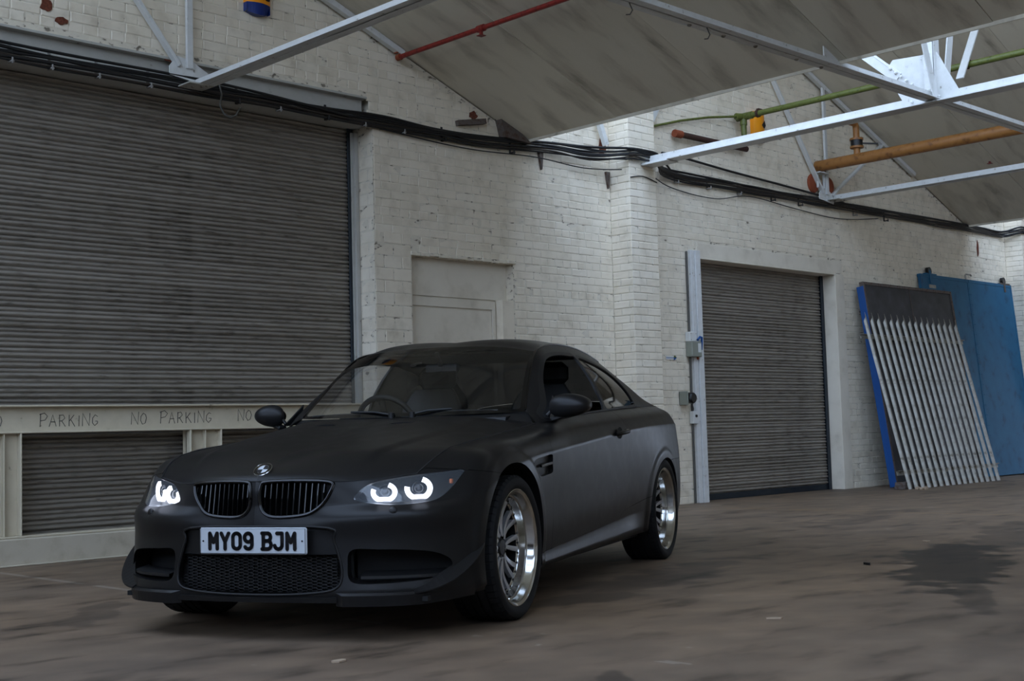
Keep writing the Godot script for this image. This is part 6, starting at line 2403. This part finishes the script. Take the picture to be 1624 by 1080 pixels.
# ---------------------------------------------------------------- headlights
func build_headlights() -> void:
	for f in [1.0, -1.0]:
		var lens := MB.new()
		head_sk.emit(lens, head_set, f, -0.001)
		var h := part("headlight", lens.mesh(), M.lens, car)
		h.set_meta("label", "lit headlight with two white rings")
		# bowl: side walls going back and a floor that follows the lens 7 cm behind
		var bowl := MB.new()
		head_sk.flange(bowl, head_segs, Vector3(0.075, 0, -0.012), f, Vector3(-0.55, 0.62, 0.62))
		part("housing", bowl.mesh(), M.bowl, h)
		var fl := MB.new()
		var g := Vector3(1, 1, f)
		for i in range(0, head_set.size(), 3):
			var a := head_sk.P[head_set[i]] + Vector3(0.074, 0, -0.012)
			var b := head_sk.P[head_set[i + 1]] + Vector3(0.074, 0, -0.012)
			var c := head_sk.P[head_set[i + 2]] + Vector3(0.074, 0, -0.012)
			fl.flat(a * g, b * g, c * g, Vector3(-1, 0, 0.5 * f))
		part("reflector", fl.mesh(), M.bowl_dark, h)
		for k in 2:
			# ring centres set just behind the lens
			var c := Vector3(-.612, .609, .527 * f) if k == 0 else Vector3(-.530, .620, .650 * f)
			var turn: float = [0.42, 0.62][k]
			var nrm := Vector3(-cos(turn), 0.0, sin(turn) * f)
			var rt := Vector3(sin(turn), 0, cos(turn) * f)      # towards the outside
			var rx: float = [0.056, 0.060][k]
			var ry: float = [0.043, 0.050][k]
			var wd: float = [0.020, 0.021][k]
			var ring := MB.new()
			var n := 36
			var a0 := deg_to_rad([158.0, 168.0][k])
			var a1 := deg_to_rad([425.0, 428.0][k])
			var prev := []
			for i in n + 1:
				var a := lerpf(a0, a1, float(i) / n)
				var ux := cos(a)
				var uy := sin(a)
				# flattened at the bottom
				var sy := uy if uy > -0.86 else -0.86 - (uy + 0.86) * 0.2
				var outp := c + rt * (ux * rx) + Vector3.UP * (sy * ry * (1.0 if uy > 0 else 1.06))
				var inp := c + rt * (ux * (rx - wd)) + Vector3.UP * (sy * (ry - wd) * (1.0 if uy > 0 else 1.06))
				var cur := [outp + nrm * 0.004, inp + nrm * 0.004, inp - nrm * 0.008, outp - nrm * 0.008]
				if i > 0:
					for q in 4:
						ring.quad(prev[q], cur[q], cur[(q + 1) % 4], prev[(q + 1) % 4], [nrm, c - inp, -nrm, outp - c][q])
				prev = cur
			part("light_ring", ring.mesh(), M.halo, h)
			# projector in the middle
			var up := Vector3.UP
			var tr := Transform3D(Basis(rt, nrm, rt.cross(nrm)), c + rt * 0.004 - nrm * 0.02)
			var pj := MB.new()
			pj.lathe([Vector2(0.030, -0.02), Vector2(0.031, 0.004), Vector2(0.027, 0.008), Vector2(0.025, 0.004)], 24, tr)
			part("projector_rim", pj.mesh(), M.chrome_dark, h)
			var pg := MB.new()
			pg.lathe([Vector2(0.025, 0.0), Vector2(0.021, 0.008), Vector2(0.013, 0.013), Vector2(0.0005, 0.015)], 24, tr)
			part("projector_lens", pg.mesh(), M.gloss_black, h)
			var om := OmniLight3D.new()
			om.name = "ring_glow"
			om.position = c + nrm * 0.085 - Vector3(0, 0.012, 0)
			om.light_color = Color(0.86, 0.90, 1.0)
			om.light_energy = 0.0007
			om.omni_range = 30.0
			om.light_size = 0.045
			om.shadow_enabled = true
			h.add_child(om, true)
		# side marker at the outer end
		var am := MB.new()
		am.box(Vector3(-.44, .635, .752), Vector3(-.425, .655, .766), 0.003)
		if f < 0:
			for i in am.v.size():
				am.v[i].z = -am.v[i].z
				am.n[i].z = -am.n[i].z
		part("marker", am.mesh(), M.amber, h)

# ---------------------------------------------------------------- wheels
var wheel_parts := []
func build_wheel(s: float, f: float) -> void:
	var w := Node3D.new()
	w.name = "wheel"
	car.add_child(w, true)
	# wheel axis (local y) points outward
	var out := Vector3(0, 0, f)
	w.transform = Transform3D(Basis(Vector3(1, 0, 0), out, Vector3(1, 0, 0).cross(out)), Vector3(s, WHEEL_R, 0.778 * f))
	if wheel_parts.is_empty():
		var ty := MB.new()
		var R := WHEEL_R
		ty.lathe([Vector2(.245, -.105), Vector2(.262, -.112), Vector2(.278, -.121), Vector2(.300, -.124), Vector2(.314, -.117), Vector2(R - .006, -.104), Vector2(R - .006, -.068), Vector2(R - .009, -.066), Vector2(R - .009, -.060), Vector2(R, -.058), Vector2(R, -.026), Vector2(R - .008, -.024), Vector2(R - .008, -.016), Vector2(R, -.014), Vector2(R, .014), Vector2(R - .008, .016), Vector2(R - .008, .024), Vector2(R, .026), Vector2(R, .058), Vector2(R - .009, .060), Vector2(R - .009, .066), Vector2(R - .006, .068), Vector2(R - .006, .104), Vector2(.314, .117), Vector2(.300, .124), Vector2(.282, .122), Vector2(.268, .116), Vector2(.262, .110)], 72)
		# shoulder blocks
		var nb := 58
		for i in nb:
			for sd in [-1.0, 1.0]:
				var t0 := TAU * i / nb
				var t1 := t0 + TAU / nb * 0.80
				var sk: float = 0.012 * sd
				var pts := []
				for q in [[t0, .068, R], [t1, .068, R], [t1 + sk, .104, R], [t0 + sk, .104, R], [t1 + sk, .117, .3145], [t0 + sk, .117, .3145]]:
					pts.append(Vector3(cos(q[0]) * q[2], q[1] * sd, sin(q[0]) * q[2]))
				var o := Vector3(cos(t0), 0, sin(t0))
				ty.quad(pts[0], pts[1], pts[2], pts[3], o)
				ty.quad(pts[3], pts[2], pts[4], pts[5], o + Vector3(0, sd, 0))
				for e in [[0, 3], [1, 2]]:
					var dn := Vector3(0.98, 1, 0.98)
					ty.quad(pts[e[0]], pts[e[1]], pts[e[1]] * dn, pts[e[0]] * dn, o)
		wheel_parts.append(["tyre", ty.mesh(), M.tyre])
		var lip := MB.new()
		lip.lathe([Vector2(.214, .026), Vector2(.220, .030), Vector2(.2245, .031), Vector2(.2265, .036), Vector2(.2285, .062), Vector2(.2300, .068), Vector2(.2385, .070), Vector2(.2405, .074), Vector2(.2440, .100), Vector2(.2480, .108), Vector2(.2560, .112), Vector2(.2610, .116), Vector2(.2636, .115), Vector2(.2640, .108), Vector2(.262, .100)], 96)
		wheel_parts.append(["rim_lip", lip.mesh(), M.polish])
		var br := MB.new()
		br.lathe([Vector2(.235, -.105), Vector2(.225, -.09), Vector2(.214, .026)], 64)
		wheel_parts.append(["barrel", br.mesh(), M.barrel])
		var sp := MB.new()
		for i in 10:
			for k in [-1.0, 1.0]:
				var a: float = TAU * i / 10
				# pairs start together at the hub and spread to the rim
				var path := []
				for q in 9:
					var t := q / 8.0
					var rr := lerpf(0.050, 0.219, t)
					var an: float = a + k * (0.030 + 0.120 * t * (1.0 - 0.15 * t)) / (1.0 - 0.25 * (1.0 - t))
					var yy := 0.034 - 0.018 * sin(PI * t * 0.85) + 0.004 * t
					path.append(Vector3(cos(an) * rr, yy, sin(an) * rr))
				for q in 8:
					var p0: Vector3 = path[q]
					var p1: Vector3 = path[q + 1]
					var d := (p1 - p0).normalized()
					var sd := d.cross(Vector3.UP).normalized()
					var w0 := lerpf(0.0070, 0.0118, q / 8.0)
					var w1 := lerpf(0.0070, 0.0118, (q + 1) / 8.0)
					var dp := Vector3(0, -0.022, 0)
					var crown := Vector3(0, 0.004, 0)
					var n0 := (Vector3.UP + sd * 0.5).normalized()
					var n1 := (Vector3.UP - sd * 0.5).normalized()
					sp.squad(p0 + crown, p1 + crown, p1 + sd * w1, p0 + sd * w0, Vector3.UP, Vector3.UP, n0, n0)
					sp.squad(p0 + crown, p1 + crown, p1 - sd * w1, p0 - sd * w0, Vector3.UP, Vector3.UP, n1, n1)
					sp.quad(p0 + sd * w0, p1 + sd * w1, p1 + sd * w1 * 0.8 + dp, p0 + sd * w0 * 0.8 + dp, sd)
					sp.quad(p0 - sd * w0, p1 - sd * w1, p1 - sd * w1 * 0.8 + dp, p0 - sd * w0 * 0.8 + dp, -sd)
		wheel_parts.append(["spoke", sp.mesh(), M.spoke])
		var hub := MB.new()
		hub.lathe([Vector2(.078, -.03), Vector2(.076, .018), Vector2(.066, .027), Vector2(.040, .028), Vector2(.036, .034), Vector2(.033, .040), Vector2(.0005, .042)], 40)
		wheel_parts.append(["hub", hub.mesh(), M.barrel])
		var bo := MB.new()
		for i in 5:
			var a := TAU * i / 5 + 0.3
			bo.lathe([Vector2(.009, .02), Vector2(.009, .034), Vector2(.0005, .036)], 6, Transform3D(Basis.IDENTITY, Vector3(cos(a) * .054, 0, sin(a) * .054)))
		for i in 30:
			var a := TAU * i / 30
			bo.lathe([Vector2(.0042, .024), Vector2(.0042, .035), Vector2(.0004, .036)], 6, Transform3D(Basis.IDENTITY, Vector3(cos(a) * .2195, 0, sin(a) * .2195)))
		wheel_parts.append(["bolt", bo.mesh(), M.chrome_dark])
		var di := MB.new()
		di.lathe([Vector2(.08, -.035), Vector2(.175, -.035), Vector2(.176, -.05), Vector2(.08, -.05)], 48)
		wheel_parts.append(["brake_disc", di.mesh(), M.disc])
		var ca := MB.new()
		for i in 8:
			var a0 := deg_to_rad(-32 + 8 * i)
			var a1 := deg_to_rad(-32 + 8 * (i + 1))
			for q in [[.12, .185]]:
				var p := [Vector3(cos(a0) * q[0], -.02, sin(a0) * q[0]), Vector3(cos(a0) * q[1], -.02, sin(a0) * q[1]), Vector3(cos(a1) * q[1], -.02, sin(a1) * q[1]), Vector3(cos(a1) * q[0], -.02, sin(a1) * q[0])]
				ca.quad(p[0], p[1], p[2], p[3], Vector3.UP)
				ca.quad(p[1], p[2], p[2] + Vector3(0, -.07, 0), p[1] + Vector3(0, -.07, 0), p[1])
				ca.quad(p[0], p[3], p[3] + Vector3(0, -.07, 0), p[0] + Vector3(0, -.07, 0), -p[0])
		wheel_parts.append(["caliper", ca.mesh(), M.barrel])
	for q in wheel_parts:
		part(q[0], q[1], q[2], w)

# ---------------------------------------------------------------- cabin
func build_cabin() -> void:
	var d := MB.new()
	# dashboard
	var prof := PackedVector2Array([Vector2(.62, .86), Vector2(.66, .925), Vector2(.80, .945), Vector2(1.02, .940), Vector2(1.14, .915), Vector2(1.16, .86), Vector2(1.10, .70), Vector2(.62, .66)])
	d.prism(prof, -.60, .60)
	var dash := part("dashboard", d.mesh(), M.leather, car)
	var bin := MB.new()
	var arcp := PackedVector2Array()
	for i in 11:
		var a := PI * i / 10
		arcp.append(Vector2(-.37 + cos(a) * .17, .935 + sin(a) * .045))
	bin.prism(arcp, -1.12, -.98, Transform3D(Basis(Vector3(0, 0, 1), Vector3(0, 1, 0), Vector3(-1, 0, 0)), Vector3.ZERO))
	part("cowl", bin.mesh(), M.leather, dash)
	# steering wheel on the car's right
	var c := Vector3(1.27, .905, -.37)
	var ax := Vector3(0.90, 0.42, 0).normalized()
	var u := Vector3(0, 0, 1)
	var v := ax.cross(u)
	var rim := PackedVector3Array()
	for i in 41:
		var a := TAU * i / 40
		rim.append(c + u * cos(a) * .182 + v * sin(a) * .182)
	var sw := MB.new()
	sw.tube(rim, .0165, 10, false)
	var st := part("steering_wheel", sw.mesh(), M.leather, car)
	var sp := MB.new()
	for a in [0.0, PI, PI * 1.5]:
		sp.bar(c, c + u * cos(a) * .175 + v * sin(a) * .175, .03, .016, ax)
	sp.lathe([Vector2(.065, -.02), Vector2(.065, .012), Vector2(.05, .024), Vector2(.0005, .026)], 20, Transform3D(Basis(u, ax, u.cross(ax)), c))
	part("spoke", sp.mesh(), M.leather, st)
	# seats
	for f in [1.0, -1.0]:
		var s := MB.new()
		var sec := func(y: float) -> Array:
			# backrest section: centre x, half width
			var t := (y - .42) / .75
			return [1.78 + 0.22 * t, lerpf(.25, .20, t)]
		var prev := []
		for i in 13:
			var y := lerpf(.42, 1.13, i / 12.0)
			var q: Array = sec.call(y)
			var hw: float = q[1] * (1.0 - 0.35 * pow(maxf(0.0, i - 9) / 3.0, 2.0))
			var ring := []
			for k in 16:
				var a := TAU * k / 16
				ring.append(Vector3(q[0] + cos(a) * 0.065 + 0.05 * pow(absf(sin(a)), 3.0) * -1.0, y, .37 * f + sin(a) * hw))
			if i > 0:
				for k in 16:
					var k2 := (k + 1) % 16
					s.quad(prev[k], prev[k2], ring[k2], ring[k], ring[k] - Vector3(q[0], y, .37 * f))
			prev = ring
		for k in 16:
			s.flat(prev[k], prev[(k + 1) % 16], Vector3(1.99, 1.14, .37 * f), Vector3.UP)
		s.box(Vector3(1.28, .40, .37 * f - .24), Vector3(1.80, .52, .37 * f + .24), .05)
		s.box(Vector3(1.30, .24, .37 * f - .20), Vector3(1.80, .40, .37 * f + .20), .02)
		var seat := part("seat", s.mesh(), M.leather, car)
		var hd := MB.new()
		hd.box(Vector3(1.965, 1.13, .37 * f - .125), Vector3(2.065, 1.27, .37 * f + .125), .035)
		part("headrest", hd.mesh(), M.leather, seat)
	var rs := MB.new()
	rs.box(Vector3(2.30, .35, -.60), Vector3(2.75, .50, .60), .04)
	rs.box(Vector3(2.68, .48, -.60), Vector3(2.82, .98, .60), .04)
	part("rear_seat", rs.mesh(), M.leather, car)
	var fl := MB.new()
	fl.box(Vector3(.56, .20, -.78), Vector3(2.7, .24, .78))
	fl.box(Vector3(.86, .24, .74), Vector3(2.4, .89, .77))
	fl.box(Vector3(.86, .24, -.77), Vector3(2.4, .89, -.74))
	fl.box(Vector3(2.80, .90, -.66), Vector3(3.15, .98, .66))
	part("cabin_trim", fl.mesh(), M.leather, car)
	# roof lining
	var rl := MB.new()
	rl.box(Vector3(1.32, 1.30, -.46), Vector3(2.35, 1.318, .46), .006)
	part("headlining", rl.mesh(), M.leather, car)
	# mirror and small tags behind the windscreen
	var rm := MB.new()
	rm.box(Vector3(1.20, 1.195, -.095), Vector3(1.225, 1.245, .115), .012)
	rm.bar(Vector3(1.19, 1.235, .01), Vector3(1.13, 1.305, .01), .02, .02)
	part("interior_mirror", rm.mesh(), M.trim_black, car)
	var rg := MB.new()
	rg.box(Vector3(1.196, 1.20, -.085), Vector3(1.2005, 1.24, .105), .002)
	part("mirror_back", rg.mesh(), M.disc, car)
	for q in [[1.055, 1.205, -.098, .020, .016], [1.05, 1.214, -.062, .022, .009]]:
		var tg := MB.new()
		tg.lathe([Vector2(1.0, 0), Vector2(1.0, 0.12), Vector2(0.01, 0.12)], 18, Transform3D(Basis(Vector3(0, 0, q[3]), Vector3(-0.012, 0.015, 0), Vector3(0.75 * q[4], 0.66 * q[4], 0)), Vector3(q[0], q[1] + 0.03, q[2])))
		part("windscreen_tag", tg.mesh(), M.disc, car)
	# wipers
	for q in [[-.56, -.02, -.02], [.06, .53, .10]]:
		var w := MB.new()
		var pts := PackedVector3Array()
		for i in 9:
			var y := lerpf(q[0], q[1], i / 8.0)
			var x := 0.60 + 0.30 * y * y + 0.03
			pts.append(Vector3(x + 0.012, .962 + 0.004 * sin(PI * i / 8.0), y))
		w.tube(pts, 0.0065, 6)
		var arm_y: float = q[2]
		w.tube(PackedVector3Array([Vector3(.60, .955, arm_y), Vector3(.625, .972, lerpf(arm_y, (q[0] + q[1]) / 2, 0.4)), pts[4] + Vector3(0, 0.012, 0)]), 0.007, 6)
		w.lathe([Vector2(.016, -.02), Vector2(.016, .016), Vector2(.001, .02)], 12, Transform3D(Basis.IDENTITY, Vector3(.60, .950, arm_y)))
		part("wiper", w.mesh(), M.trim_black, car)
